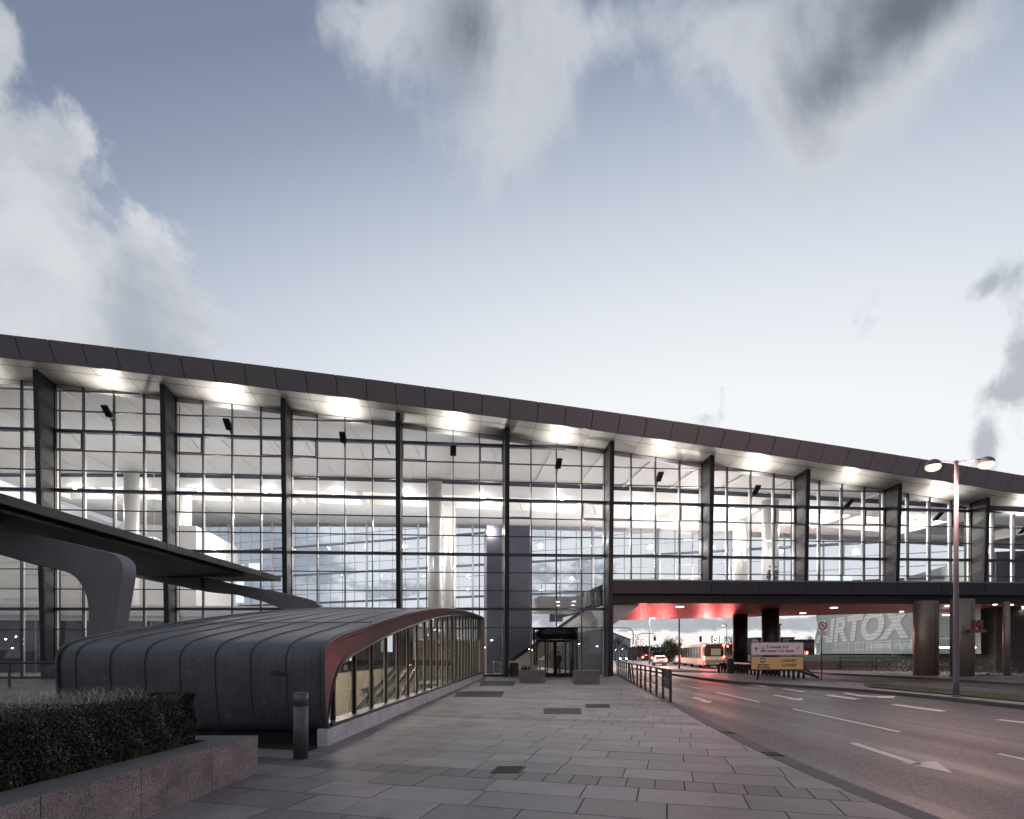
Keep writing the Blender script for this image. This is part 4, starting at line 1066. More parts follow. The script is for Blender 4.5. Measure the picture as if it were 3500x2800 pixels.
# slatted bin
q = onfront(1757, off=.7); tb = empty('litter_bin', q, ta, 'brown slatted round litter bin against the glass left of the revolving door', 'litter bin')
mb = MB(); mb.cyl((0,0), .26, .04, .92, 24); mb.build('liner', 'black', tb)
mb = MB()
for i in range(18):
    a = 6.283*i/18; mb.bar((.30*math.cos(a),.30*math.sin(a),.06), (.30*math.cos(a),.30*math.sin(a),.95), .075, .025, up=(math.cos(a),math.sin(a),0))
mb.build('slats', 'wood', tb); mb = MB(); mb.tube([(.3*math.cos(6.283*i/24),.3*math.sin(6.283*i/24),.96) for i in range(24)], .03, 6, closed=True); mb.build('rim', 'steel', tb)
# luggage trolley behind the glass
q = onfront(1701, off=-.6); lt = empty('luggage_trolley', q, ta, 'metal luggage trolley behind the glass beside the stair canopy', 'trolley')
mb = MB()
for s in (-.28,.28): mb.tube([(s,-.45,.22),(s*.8,.35,.22),(s*.9,.42,.55),(s,.48,1.0),(s,.60,1.03)], .016, 8)
mb.tube([(-.28,.60,1.03),(.28,.60,1.03)], .02, 8); mb.tube([(-.28,-.45,.22),(.28,-.45,.22)], .016, 8)
for y in (-.25,0,.2): mb.tube([(-.27,y,.22),(.27,y,.22)], .012, 6)
for z in (.5,.7): mb.tube([(-.26,.44,z),(.26,.44,z)], .012, 6)
mb.build('trolley_frame', 'chrome', lt)
for x, y in ((-.24,-.35),(.24,-.35),(0,.36)): q_ = MB(); q_.tube([(x-.02,y,.09),(x+.02,y,.09)], .09, 14); q_.build('wheel', 'rubber', lt)
# ------------------------------------------------------------------ revolving door
dc = TM @ Vector((3.55, .05, 0)); rdv = empty('revolving_door', dc, ta, 'round revolving door with a black drum canopy in the terminal front', 'door')
rr_ = 1.62; mb = MB(); mb.cyl((0,0), rr_, 2.62, 3.38, 64); mb.cyl((0,0), rr_+.02, 3.38, 3.42, 64); mb.build('drum_canopy', pbr('black_gloss', (.018,.018,.020), .16, .6, var=.05), rdv)
mb = MB(); mb.cyl((0,0), rr_, -.002, .018, 64); mb.build('floor_mat', 'grate', rdv)
def arc_wall(a0, a1, part=True):
    q_ = MB(); q_.smooth = True; n_ = 16; pts = [(rr_*.97*math.cos(a0+(a1-a0)*i/n_), rr_*.97*math.sin(a0+(a1-a0)*i/n_)) for i in range(n_+1)]
    strip(q_, [(x,y,.10) for x,y in pts], [(x,y,2.62) for x,y in pts]); f_ = MB(); f_.tube([(x,y,.06) for x,y in pts], .04, 6); f_.tube([(x,y,2.6) for x,y in pts], .04, 6)
    for i in (0,8,n_): f_.tube([(pts[i][0],pts[i][1],.02),(pts[i][0],pts[i][1],2.62)], .04, 6)
    fo = f_.build('curved_frame', 'frame', rdv); q_.build('curved_pane', 'glassm', fo, fix=False)
arc_wall(R(150), R(240)); arc_wall(R(-60), R(30))
for a in (R(-72), R(18), R(108), R(198)):
    d_ = Vector((math.cos(a), math.sin(a), 0)); f_ = MB()
    f_.bar(d_*.05+Vector((0,0,.12)), d_*1.5+Vector((0,0,.12)), .06, .20); f_.bar(d_*.05+Vector((0,0,2.5)), d_*1.5+Vector((0,0,2.5)), .06, .14)
    f_.bar(d_*1.47+Vector((0,0,.03)), d_*1.47+Vector((0,0,2.57)), .06, .10, up=(d_.x,d_.y,0)); f_.bar(d_*.08+Vector((0,0,.03)), d_*.08+Vector((0,0,2.57)), .06, .08, up=(d_.x,d_.y,0))
    lf = f_.build('door_leaf', 'black', rdv); p_ = MB(); a0, a1 = d_*.12, d_*1.42; p_.add([(a0.x,a0.y,.22),(a1.x,a1.y,.22),(a1.x,a1.y,2.43),(a0.x,a0.y,2.43)], [(0,1,2,3)]); p_.build('pane', 'glassm', lf, fix=False)
mb = MB(); mb.sphere((.2,-1.62,3.0), .07, 10); mb.build('sensor', 'black', rdv)
# ------------------------------------------------------------------ people
def person(loc, rz, label, bag=False, lean=0.0, coat='coat'):
    root = empty('person', loc, rz, label, 'person')
    def skin(name, verts, edges, rad, mat, sub=2):
        me = bpy.data.meshes.new(name); me.from_pydata(verts, edges, []); me.materials.append(M[mat]); o = bpy.data.objects.new(name, me); C.objects.link(o); o.parent = root
        m_ = o.modifiers.new('skin', 'SKIN'); m_.use_smooth_shade = True
        for v, r_ in zip(me.skin_vertices[0].data, rad): v.radius = r_ if isinstance(r_, tuple) else (r_, r_)
        me.skin_vertices[0].data[0].use_root = True
        s_ = o.modifiers.new('sub', 'SUBSURF'); s_.levels = sub; s_.render_levels = sub; return o
    l = lean
    V_ = [(0,0,.95),(0,.01,1.15),(0,l*.3,1.38),(0,l*.5,1.48),(0,l*.6,1.55),(0,l*.7-.01,1.62),(0,l*.7-.01,1.72)]
    E_ = [(0,1),(1,2),(2,3),(3,4),(4,5),(5,6)]; r_ = [(.15,.11),(.14,.105),(.15,.11),(.07,.07),(.055,.055),(.078,.09),(.06,.075)]
    for s in (-1,1):
        b = len(V_)
        V_ += [(s*.10,0,.88),(s*.11,-.01,.50),(s*.115,.03,.09),(s*.125,-.12,.04)]; E_ += [(0,b),(b,b+1),(b+1,b+2),(b+2,b+3)]; r_ += [.088,.062,.042,(.04,.03)]
        b = len(V_)
        V_ += [(s*.19,l*.35,1.40),(s*.23,.02,1.14),(s*.19,-.16,.98),(s*.17,-.24,.98)]; E_ += [(2,b),(b,b+1),(b+1,b+2),(b+2,b+3)]; r_ += [.058,.043,.034,(.03,.02)]
        hb = len(V_)-1
        for k in range(4): V_.append((s*(.15+.013*k),-.31,.965+.004*k)); E_.append((hb,len(V_)-1)); r_.append(.009)
        V_.append((s*.135,-.25,1.0)); E_.append((hb,len(V_)-1)); r_.append(.010)
    skin('body', V_, E_, r_, 'skin')
    c = [(0,0,.80),(0,.0,1.0),(0,.01,1.2),(0,l*.3,1.38),(0,l*.5,1.46)]; ce = [(0,1),(1,2),(2,3),(3,4)]; cr_ = [(.185,.15),(.175,.135),(.17,.13),(.18,.13),(.10,.09)]
    for s in (-1,1):
        b = len(c); c += [(s*.19,l*.35,1.40),(s*.235,.02,1.14),(s*.195,-.14,.99)]; ce += [(3,b),(b,b+1),(b+1,b+2)]; cr_ += [.078,.062,.052]
    skin('coat', c, ce, cr_, coat)
    t_ = [(0,0,.93)]; te = []; tr_ = [(.16,.125)]
    for s in (-1,1): b = len(t_); t_ += [(s*.10,0,.84),(s*.11,-.01,.50),(s*.115,.03,.12)]; te += [(0,b),(b,b+1),(b+1,b+2)]; tr_ += [.105,.078,.062]
    skin('trousers', t_, te, tr_, 'trouser')
    mb = MB(); mb.sphere((0,l*.7+.015,1.70), .112, 14, (.86,1,.95)); mb.build('hair', 'hair', root)
    mb = MB(); mb.sphere((0,l*.7-.105,1.645), .018, 6); 
    mb.build('nose', 'skin', root)
    return root
person(TM @ Vector((4.0,1.1,.02)), R(200), 'person in a dark coat standing behind the revolving door glass')
cq = TI @ dp(2633, 1960, 45.6)
zf_ = lambda v: zf((TI @ v).x)
for px, yc_, rz, lb in ((2628,45.2,R(60),'person in a dark coat leaning forward on the bridge beside the right white column'),(2650,45.4,R(-70),'person facing the leaning one on the bridge by the right white column')):
    v = dp(px, 2235, yc_); v.z = zf_(v); person(v, rz, lb, lean=-.12 if px == 2628 else 0.0)
# ------------------------------------------------------------------ railing along the kerb
fl = empty('railing', (kx(18.6)-.15,18.6,0), 0, 'dark steel post and rail fence along the pavement edge beside the road', 'railing')
FO = fl.location.copy()
fy = [18.6+1.6*i for i in range(16)]
def fp(y, z): return Vector((kx(y)-.17, y, z))-FO
mb = MB(); mb.tube([fp(18.6+.4*i, 1.06) for i in range(61)], .036, 6); mb.build('top_rail', 'steel', fl)
for z in (.12,.42,.74): mb = MB(); mb.tube([fp(18.6+.4*i, z) for i in range(61)], .019, 6); mb.build('rail', 'steel', fl)
for i, y in enumerate(fy):
    q_ = MB(); a = fp(y,0); b = fp(y,1.05); ln = {7:-.12,8:-.10}.get(i,0)
    d_ = (kx(y+.2)-kx(y-.2))/.4; up = Vector((1,-d_,0)).normalized(); b = b+Vector((ln,0,0)); q_.bar(a, b, .055, .085, up=up); q_.bar(a+Vector((0,0,.0)), a+Vector((0,0,.012)), .16, .16, up=(1,0,0)); q_.build('post', 'steel', fl)
a = fp(18.72,.52); b = fp(20.0,.52); mb = MB(); mb.bar(a+Vector((0,0,.2)), b+Vector((0,0,.2)), .02, .60); sp_ = mb.build('sign_panel', 'black', fl)
mb = MB()
for z in (.22,.12,-.02,-.10): mb.bar(a+(b-a)*.15+Vector((-.013,0,z+.22)), a+(b-a)*.8+Vector((-.013,0,z+.22)), .004, .025)
mb.build('lettering', 'inkgrey', sp_)

# ------------------------------------------------------------------ direction sign on the island
sg = empty('direction_sign', gp(2656,2324.5), 0, 'two panel direction sign, white Terminal 2-3 over yellow closed notice, on the traffic island', 'sign')
yc_ = sg.location.y; k_ = yc_/F
def sx(px): return (px-2656)*k_
def szz(py): return H+(CY-py)*k_
def rrect(mb, x0, x1, z0, z1, r, y0, y1, n_=6):
    pts = []
    for cx, cz, a0 in ((x1-r,z1-r,0),(x0+r,z1-r,90),(x0+r,z0+r,180),(x1-r,z0+r,270)):
        for i in range(n_+1): a = R(a0+90*i/n_); pts.append((cx+r*math.cos(a), cz+r*math.sin(a)))
    mb.prism(pts, 'y', y0, y1)
X0, X1 = sx(2565), sx(2747.5)
mb = MB(); rrect(mb, X0, X1, szz(2241), szz(2194.5), .12, -.02, .03); w1 = mb.build('upper_panel', 'inkgrey', sg)
mb = MB(); rrect(mb, X0+.05, X1-.05, szz(2241)+.05, szz(2194.5)-.05, .08, -.026, -.02); mb.build('face', 'signw', w1)
mb = MB(); mb.box(X0+.02, X1-.02, -.02, .03, szz(2289.5), szz(2244.5)); w2 = mb.build('lower_panel', 'ink', sg)
mb = MB(); mb.box(X0+.05, X1-.05, -.026, -.0201, szz(2289.5)+.03, szz(2244.5)-.03); mb.build('face', 'signy', w2)
def c5(x, y): return sx(2500+x*.13914), szz(2100+y*.13914)
def put(body, x, y, size, mat, par, **k):
    a, b = c5(x, y); return text('lettering', body, size*k_*1.0, mat, par, (a,-.030,b), **k)
put('Terminal 2-3', 1120, 805, 12.5, 'ink', w1, offset=.007, space=1.14); put('Afs\u00e6tning / set down', 1120, 900, 11.6, 'ink', w1, offset=.007, space=1.14)
put('P\u00f3', 762, 1128, 12.5, 'signw', w2, offset=.006)
put('LUKKET', 1410, 1140, 12.5, 'inkbrown', w2, offset=.008, space=1.15); put('CLOSED', 1410, 1250, 12.5, 'inkbrown', w2, offset=.009, space=1.15)
put('Afs\u00e6tning', 778, 1240, 9.2, 'inkbrown', w2, offset=.008, space=1.1); put('Afhentning', 778, 1300, 9.2, 'inkbrown', w2, offset=.008, space=1.1)
def sq(mb, x0, y0, x1, y1, ya, yb): a = c5(x0,y0); b = c5(x1,y1); mb.box(min(a[0],b[0]),max(a[0],b[0]),ya,yb,min(a[1],b[1]),max(a[1],b[1]))
mb = MB(); sq(mb, 698,1068,828,1192,-.0275,-.0262); mb.build('parking_field', 'signblue', w2)
mb = MB(); sq(mb, 540,775,690,930,-.0275,-.0262); mb.build('arrow_field', 'signw', w1)
def arrow(cx, cy, s, mat, par):
    a, b = c5(cx, cy); s = s*k_*.139; pts = [(a-.16*s,b-.5*s),(a+.16*s,b-.5*s),(a+.16*s,b+.05*s),(a+.42*s,b-.08*s),(a+.42*s,b+.08*s),(a,b+.5*s),(a-.42*s,b+.08*s),(a-.42*s,b-.08*s),(a-.16*s,b+.05*s)]
    q_ = MB(); q_.prism(pts, 'y', -.030, -.0276); q_.build('arrow', mat, par)
arrow(607, 850, 108, 'inkgrey', w1); arrow(1632, 835, 108, 'inkpink', w1)
mb = MB(); a, b = c5(768, 820)      # little aeroplane in its box
s_ = 80*k_*.139
for p, q_ in (((a-.5*s_,b-.5*s_),(a+.5*s_,b-.5*s_)),((a+.5*s_,b-.5*s_),(a+.5*s_,b+.5*s_)),((a+.5*s_,b+.5*s_),(a-.5*s_,b+.5*s_)),((a-.5*s_,b+.5*s_),(a-.5*s_,b-.5*s_))): mb.bar((p[0],-.029,p[1]), (q_[0],-.029,q_[1]), .003, .008)
mb.prism([(a-.03*s_,b-.38*s_),(a+.03*s_,b-.38*s_),(a+.05*s_,b+.30*s_),(a,b+.38*s_),(a-.05*s_,b+.30*s_)], 'y', -.030, -.0277)
mb.prism([(a,b+.14*s_),(a-.38*s_,b-.10*s_),(a-.38*s_,b-.02*s_)], 'y', -.0302, -.0277); mb.prism([(a,b+.14*s_),(a+.38*s_,b-.02*s_),(a+.38*s_,b-.10*s_)], 'y', -.0302, -.0277)
mb.prism([(a,b-.2*s_),(a-.16*s_,b-.36*s_),(a+.16*s_,b-.36*s_)], 'y', -.0304, -.0277); mb.build('plane_symbol', 'ink', w1)
for px in (2591, 2714): q_ = MB(); q_.cyl((sx(px),.07), .045, 0, szz(2196), 14); q_.build('post', 'steel', sg)
# no left turn sign -----------------------------------------------------
ns = empty('no_left_turn_sign', gp(2809.5,2324), 0, 'round red no left turn sign on a pole with a weight plate below', 'sign')
k_ = ns.location.y/F; Z = lambda py: H+(CY-py)*k_
mb = MB(); mb.cyl((0,.03), .033, 0, 3.5, 12); mb.build('pole', 'steel', ns)
Mx = Matrix.Translation(Vector((.05,0,Z(2140)))) @ Matrix.Rotation(R(90),4,'X')
mb = MB(); mb.cyl((0,0), .265, -.01, .01, 40, M4=Mx); d1 = mb.build('red_disc', 'signred', ns)
mb = MB(); mb.cyl((0,0), .200, .0101, .016, 40, M4=Mx); mb.build('white_disc', 'signw', d1)
zc = Z(2140); mb = MB(); mb.tube([(.13,-.02,zc-.13),(.12,-.02,zc-.02),(.07,-.02,zc+.05),(.0,-.02,zc+.06),(-.03,-.02,zc+.05)], .022, 6); mb.prism([(-.02+.05,zc+.13),(-.10+.05,zc+.06),(-.0+.05,zc-.01)], 'y', -.028, -.0165); mb.build('turn_arrow', 'ink', d1)
mb = MB(); mb.bar((-.10,-.033,zc+.15), (.20,-.033,zc-.15), .010, .035); mb.build('red_bar', 'signred', d1)
mb = MB(); mb.box(-.20,.30,-.01,.01,Z(2172.5),Z(2158)); pt = mb.build('weight_plate', 'inkbrown', ns); mb = MB(); mb.box(-.185,.285,-.014,-.0101,Z(2172.5)+.012,Z(2158)-.012); mb.build('face', 'signw', pt)
text('lettering', 'Over', .10, 'ink', pt, (.05,-.018,Z(2161.6))); text('lettering', '3500 kg', .10, 'ink', pt, (.05,-.018,Z(2168.6)))
# bumper rail behind the sign --------------------------------------------------
br = empty('guard_rail', (18.3,49.0,0), 0, 'dark heavy guard rail on many short posts behind the direction sign', 'guard rail')
mb = MB(); mb.tube([(0,0,.75),(.6,-12.6,.78)], .13, 8); mb.build('rail', 'girder', br)
for i in range(22):
    t = i/21; q_ = MB(); q_.cyl((.6*t,-12.6*t), .085, 0, .70, 8); q_.build('post', 'girder', br)
mb = MB(); mb.bar((.6,-10.2,.72), (1.3,-13.1,.08), .12, .12); mb.build('strut', 'girder', br); mb = MB(); mb.bar((.6,-12.6,.72), (1.35,-12.9,.05), .12, .12); mb.build('strut', 'girder', br)
ub = MB(); ub.tube([(0,0,0),(0,0,.55),(.1,0,.72),(.45,0,.78),(.75,0,.72),(.85,0,.55),(.85,0,0)], .11, 8); o = ub.build('cycle_hoop', 'girder'); o.location = gp(2457,2299); tag(o, 'fat dark hoop stand at the left end of the guard rail', 'hoop')
mb = MB(); mb.box(-.25,.25,-.2,.2,0,1.15); mb.box(-.28,.28,-.23,.23,1.15,1.2); o = mb.build('electrical_cabinet', 'darkpillar', bevel=.01); o.location = gp(2497,2301); tag(o, 'dark steel cabinet beside the first round pillar', 'cabinet')

# ------------------------------------------------------------------ street lamps
def street_lamp(loc, hgt, label, heads=True, scale=1.0, group='tall twin street lamps'):
    t = empty('street_lamp', loc, 0, label, 'street lamp', group)
    mb = MB(); mb.tube([(0,0,0),(0,0,.6),(0,0,hgt*.5),(0,0,hgt)], [.105,.10,.082,.058], 16); mb.tube([(0,0,0),(0,0,.06)], .125, 12); mb.build('pole', 'lamp_pole', t)
    for s, (ax_, ay_, dz_) in (((-1),(-.93,-.1,-.10)), ((1),(.95,-.2,-.04))):
        mb = MB(); mb.tube([(0,0,hgt-.05),(ax_*.9,ay_*.9,hgt+dz_+.05)], .026, 8); ar = mb.build('arm', 'lamp_pole', t)
        mb = MB(); c = (ax_,ay_,hgt+dz_-.12); mb.smooth = True; vs = []; nn = 20
        for i in range(6):
            th = math.pi/2*i/5
            for j in range(nn): vs.append((c[0]+.27*math.sin(th)*math.cos(6.2832*j/nn), c[1]+.27*math.sin(th)*math.sin(6.2832*j/nn), c[2]+.24*math.cos(th)))
        mb.add(vs, [(i*nn+j,i*nn+(j+1)%nn,(i+1)*nn+(j+1)%nn,(i+1)*nn+j) for i in range(5) for j in range(nn)]); mb.build('lamp_head', 'lamp_pole', t)
        mb = MB(); mb.sphere((c[0],c[1],c[2]-.05), .25, 16, (1,1,.6)); mb.build('bulb', 'ltpole', t)
    return t
LP = gp(3268,2382)
sl = street_lamp(LP, 8.78, 'nearest tall street lamp with two glowing heads on the traffic island, right of the pillars')
for dx_, dy_ in ((-.93,-.1),(.95,-.2)): light('POINT', (LP.x+dx_, LP.y+dy_, 8.1), 760, (1,.58,.53), size=.22)
street_lamp(gp(2219.5,2271.8), 8.8, 'street lamp pole on the grass patch, right of the standing car')
street_lamp(gp(2321.5,2285.2), 8.8, 'street lamp pole at the tip of the island, left of the cream bus')

# ------------------------------------------------------------------ vehicles
def wheel(par, x, y, r, w_, mat='rubber'):
    q_ = MB(); q_.tube([(x-w_/2,y,r),(x+w_/2,y,r)], r, 20); o = q_.build('wheel', mat, par); q_ = MB(); q_.tube([(x-w_/2-.006,y,r),(x+w_/2+.006,y,r)], r*.58, 12); q_.build('rim', 'chrome', o)
def car(loc, rz, label, paint='carwhite', lights='tail', L_=4.1, W_=1.74, H_=1.46, van=False):
    t = empty('car', loc, rz, label, 'van' if van else 'car', 'cars on the airport road')
    if van: pf = [(0,.32),(-.02,.9),(.05,H_-.12),(.25,H_),(L_-1.5,H_),(L_-.9,1.15),(L_-.1,.95),(L_,.6),(L_,.32)]
    else: pf = [(0,.34),(-.03,.55),(.03,.92),(.22,1.02),(.55,H_-.06),(1.0,H_),(2.1,H_-.01),(2.95,.98),(L_-.15,.80),(L_,.6),(L_,.30)]
    mb = MB(); n_ = len(pf); rings = []
    for xw, ins in ((-W_/2,.0),(W_/2,.0)): rings.append([(xw*(1 if z < 1.0 else .84), y, z) for y, z in pf])
    vs = [p for r_ in rings for p in r_]; mb.add(vs, [tuple(range(n_)), tuple(range(2*n_-1,n_-1,-1))]+[(i,(i+1)%n_,n_+(i+1)%n_,n_+i) for i in range(n_)])
    mb.build('body', paint, t, bevel=.05)
    top = H_-.14
    q_ = MB(); q_.hexa([(-W_*.38,.20 if not van else -.01,1.03),(W_*.38,.20 if not van else -.01,1.03),(-W_*.38,.30,1.03),(W_*.38,.30,1.03),(-W_*.34,.48 if not van else .03,top),(W_*.34,.48 if not van else .03,top),(-W_*.34,.6,top),(W_*.34,.6,top)]); q_.build('rear_window', 'carglass', t)
    for s in (-1,1):
        q_ = MB(); xa, xb = s*(W_/2*.93), s*(W_/2*.855); y0_, y1_ = (.75,2.75) if not van else (.6, L_-1.6)
        q_.add([(s*(W_/2+.001)*.86+s*.01,y0_,1.03),(s*W_/2*.87,y1_,1.03),(s*W_/2*.86,y1_-.7,top),(s*W_/2*.86,y0_+.15,top)], [(0,1,2,3)]); q_.build('side_window', 'carglass', t)
        for y in (.75, L_-.8): wheel(t, s*(W_/2-.10), y, .31, .20)
        q_ = MB()
        if lights == 'tail': q_.box(s*W_*.46-.12, s*W_*.46+.10, -.07, .02, .68, 1.0); q_.build('tail_light', 'ltred', t)
        else: q_.sphere((s*W_*.38,L_+.0,.66), .11, 10); q_.build('headlight', 'ltwhite', t)
    if lights == 'tail':
        q_ = MB(); q_.box(-.28,.28,-.06,-.03,.55,.68); q_.build('number_plate', 'signw', t); q_ = MB(); q_.box(-.22,.22,.42,.46,H_-.12,H_-.08); q_.build('brake_light', 'ltred', t)
        q_ = MB(); q_.box(-W_/2+.05,W_/2-.05,-.08,.02,.30,.46); q_.build('bumper', 'black', t)
    return t
rk = -math.atan(.14)
car(gp(2258,2275.5,RZ), rk, 'white hatchback braking behind the other cars, next to the cream bus')
car(gp(2244,2262.5,RZ), rk, 'tall dark van ahead of the white hatchback', 'cardark', van=True, H_=2.3, L_=5, W_=1.95)
car(gp(2209,2258.5,RZ), rk, 'small dark car far off in the left lane with red lights', 'cardark')
car(gp(2332,2273,RZ), rk, 'light car half hidden beside the front of the cream bus', 'carwhite')
car(gp(2127,2261,RZ), rk+math.pi, 'car facing the camera with dazzling white headlights beyond the railing', 'cargrey', lights='head')
car(gp(2545,2279,RZ), rk, 'grey car with red tail lights seen between the round pillars', 'cargrey')
for px, py, pt_, lb in ((2301,2268,'cargrey','grey car braking just right of the white hatchback'),(2287,2261,'carwhite','pale car farther ahead, between the hatchback and the bus'),(2229,2255,'carwhite','pale car far off beside the tall dark van'),(2348,2270,'cardark','dark car glimpsed past the front of the cream bus'),(2270,2256,'cardark','dark car at the far end of the queue')):
    car(gp(px,py,RZ), rk, lb, pt_)
for px, py, lb in ((2512,2503.5,'small dark gully grate in the kerb nearer the railing'),(2678,2577,'small dark gully grate in the kerb nearer the camera')):
    q_ = gp(px, py); mb = MB(); mb.box(-.13,.10,-.16,.16,-.02,.006); [mb.box(-.11,.08,-.13+.05*i,-.11+.05*i,.0061,.012) for i in range(6)]; g9 = mb.build('kerb_gully', 'black'); g9.location = (kx(q_.y)-.14, q_.y, 0); tag(g9, lb, 'drain')
o = car(gp(2751,2252.5,.9), R(80), 'silver estate car parked on the rise left of the banner', 'carwhite')
bs = empty('bus', gp(2440,2284.3,RZ), -math.atan(.15), 'cream city bus seen from behind under the terminal', 'bus')
BL, BW, BH = 18.0, 2.55, 3.02
mb = MB(); pts = [(0,.42),(-.06,.9),(-.02,2.0),(.10,2.85),(.28,BH),(BL-.5,BH),(BL,2.7),(BL,.35),(0,.35)]
mb.prism(pts, 'x', -BW/2, BW/2); mb.build('body', 'buscream', bs, bevel=.07)
mb = MB(); mb.box(-BW/2+.18,BW/2-.18,-.075,-.01,1.42,2.62); w_ = mb.build('rear_window', 'busglass', bs, bevel=.12)
mb = MB(); mb.box(-BW/2+.12,BW/2-.12,-.055,.0,2.64,2.90); mb.build('rear_header', 'busglass', bs)
mb = MB(); mb.box(-.35,.75,-.10,-.076,1.55,2.35); mb.build('lit_interior', glow('bus_interior_light', (1,.85,.6), .22), bs)
for s in (-1,1):
    q_ = MB(); q_.box(s*BW/2-.006 if s > 0 else -BW/2-.008, BW/2+.008 if s > 0 else -BW/2+.006, 1.3, BL-.3, 1.20, 2.62); q_.build('side_glazing', 'busglass', bs)
    for j, y in enumerate((3.0,4.9,7.0,9.6,11.5,13.6,15.6)): q_ = MB(); q_.box(*( (BW/2+.006,BW/2+.014) if s > 0 else (-BW/2-.014,-BW/2-.006)), y-.05, y+.05, 1.15, 2.66); q_.build('window_post', 'buscream', bs)
    for y in (2.9, 8.9, 15.2): wheel(bs, s*(BW/2-.16), y, .48, .30)
    q_ = MB(); q_.box(s*1.10-.10, s*1.10+.10, -.10, .0, 2.68, 2.82); q_.build('top_light', 'ltred', bs)
    q_ = MB(); q_.box(s*1.16-.07, s*1.16+.07, -.10, .02, .95, 1.42); q_.build('tail_light', 'ltred', bs)
    q_ = MB(); q_.box(s*1.08-.06, s*1.08+.06, -.09, .0, .52, .62); q_.build('fog_light', 'ltredsoft', bs)
mb = MB(); mb.box(-.26,.26,-.09,-.05,.62,.74); mb.build('number_plate', 'signw', bs); mb = MB(); mb.box(-BW/2+.1,BW/2-.1,-.02,.1,.26,.43); mb.build('bumper', 'black', bs)
mb = MB(); mb.bar((-1.0,-.07,1.0),(0,-.08,.82),.01,.02); mb.bar((0,-.08,.82),(1.0,-.07,1.0),.01,.02); mb.build('panel_line', 'black', bs)
# second bus ahead
# red light thrown by the brake lamps onto the road and the soffit
for (x_,y_,z_,p) in ((22.9,66.5,2.7,1900),(25.3,66.3,2.7,1400),(20.3,75.5,.8,2200),(17.6,76,.8,2000)):
    l = light('SPOT', (x_,y_-.35,z_), p, (1,.16,.15), size=.5, spot=R(115), blend=1.0); aim(l, (x_-1.5, y_-14, 6.0 if z_ > 2 else 5.0))
for q_ in (gp(2219.5,2271.8), gp(2321.5,2285.2)):
    light('POINT', (q_.x+.9, q_.y-.8, 8.3), 4200, (1,.88,.76), size=.25)
# ------------------------------------------------------------------ signals and poles
def mast(px, py, topy, armpx, label, lit='ltred', signal_y=None):
    q = gp(px, py, 0); k_ = q.y/F; t = empty('traffic_signal', q, 0, label, 'traffic light', 'traffic lights beyond the underpass')
    zt_ = H+(CY-topy)*k_; ax_ = (armpx-px)*k_; s = 1 if ax_ > 0 else -1
    mb = MB(); r_ = min(1.3, abs(ax_)*.4); pts = [(0,0,0),(0,0,zt_-r_)]+[(s*r_*(1-math.cos(a)),0,zt_-r_+r_*math.sin(a)) for a in (R(20),R(45),R(70),R(90))]+[(ax_,0,zt_)]
    mb.tube(pts, .07, 8); mb.build('mast', 'lamp_pole', t)
    def sigbox(x, z, on):
        q_ = MB(); q_.box(x-.20,x+.20,-.16,.14,z-.55,z+.55); hb_ = q_.build('signal_head', 'black', t)
        for i in range(3): p_ = MB(); p_.sphere((x,-.17,z+.34-.34*i), .12, 10, (1,.4,1)); p_.build('lens', on if (i == 0 and on) else 'rubber', hb_)
    sigbox(ax_, zt_-.9, 'ltredsoft'); 
    if signal_y: sigbox(.0, H+(CY-signal_y)*k_, lit)
    return t
mast(2165, 2263, 2146, 2092, 'left traffic light mast whose arm reaches left to the terminal', signal_y=2212)
mast(2176.5, 2263, 2165, 2238, 'right traffic light mast whose arm reaches right over the lanes', signal_y=None)
def signal_post(px, py, zc_, label, on='ltred'):
    q = gp(px, py, 0); t = empty('traffic_signal', q, 0, label, 'traffic light', 'traffic lights beyond the underpass')
    mb = MB(); mb.cyl((0,0), .06, 0, zc_+.5, 8); mb.build('post', 'lamp_pole', t); mb = MB(); mb.box(-.2,.2,-.16,.14,zc_-.55,zc_+.55); h_ = mb.build('signal_head', 'black', t)
    for i in range(3): p_ = MB(); p_.sphere((0,-.17,zc_+.34-.34*i), .13, 10, (1,.4,1)); p_.build('lens', on if (i == 0 and on) else 'rubber', h_)
signal_post(2394.5, 2262, 4.6, 'dark unlit signal standing above the cream bus roof', None)
signal_post(2486, 2268, 2.5, 'red signal close to the right side of the cream bus')
signal_post(2300, 2258, 3.4, 'far red signal in front of the dark trees')
signal_post(2286, 2258, 3.6, 'farther red signal left of the dark trees')
signal_post(2183, 2257, 3.6, 'left one of the paired red signals on the far roadside'); signal_post(2192, 2257, 3.6, 'right one of the paired red signals on the far roadside')
lb = empty('lane_board', gp(2446.5,2270,0), 0, 'black illuminated board with a white square and slash above the bus', 'sign board'); k_ = lb.location.y/F
z0 = H+(CY-2197)*k_; z1 = H+(CY-2174)*k_; hw = 13.5*k_
mb = MB(); mb.box(-hw,hw,0,.2,z0,z1); bb_ = mb.build('board', 'black', lb); mb = MB(); mb.cyl((0,.3), .07, 0, z1, 8); mb.build('post', 'steel', lb)
mb = MB(); m_ = (z0+z1)/2
for p, q_ in (((-.42,-.42),(.42,-.42)),((.42,-.42),(.42,.42)),((.42,.42),(-.42,.42)),((-.42,.42),(-.42,-.42)),((-.36,.36),(.34,-.34))): mb.bar((p[0]*hw*1.5,-.02,m_+p[1]*hw*1.5), (q_[0]*hw*1.5,-.02,m_+q_[1]*hw*1.5), .02, .10)
mb.build('symbol', glow('board_light', (1,.85,.8), 5), bb_)
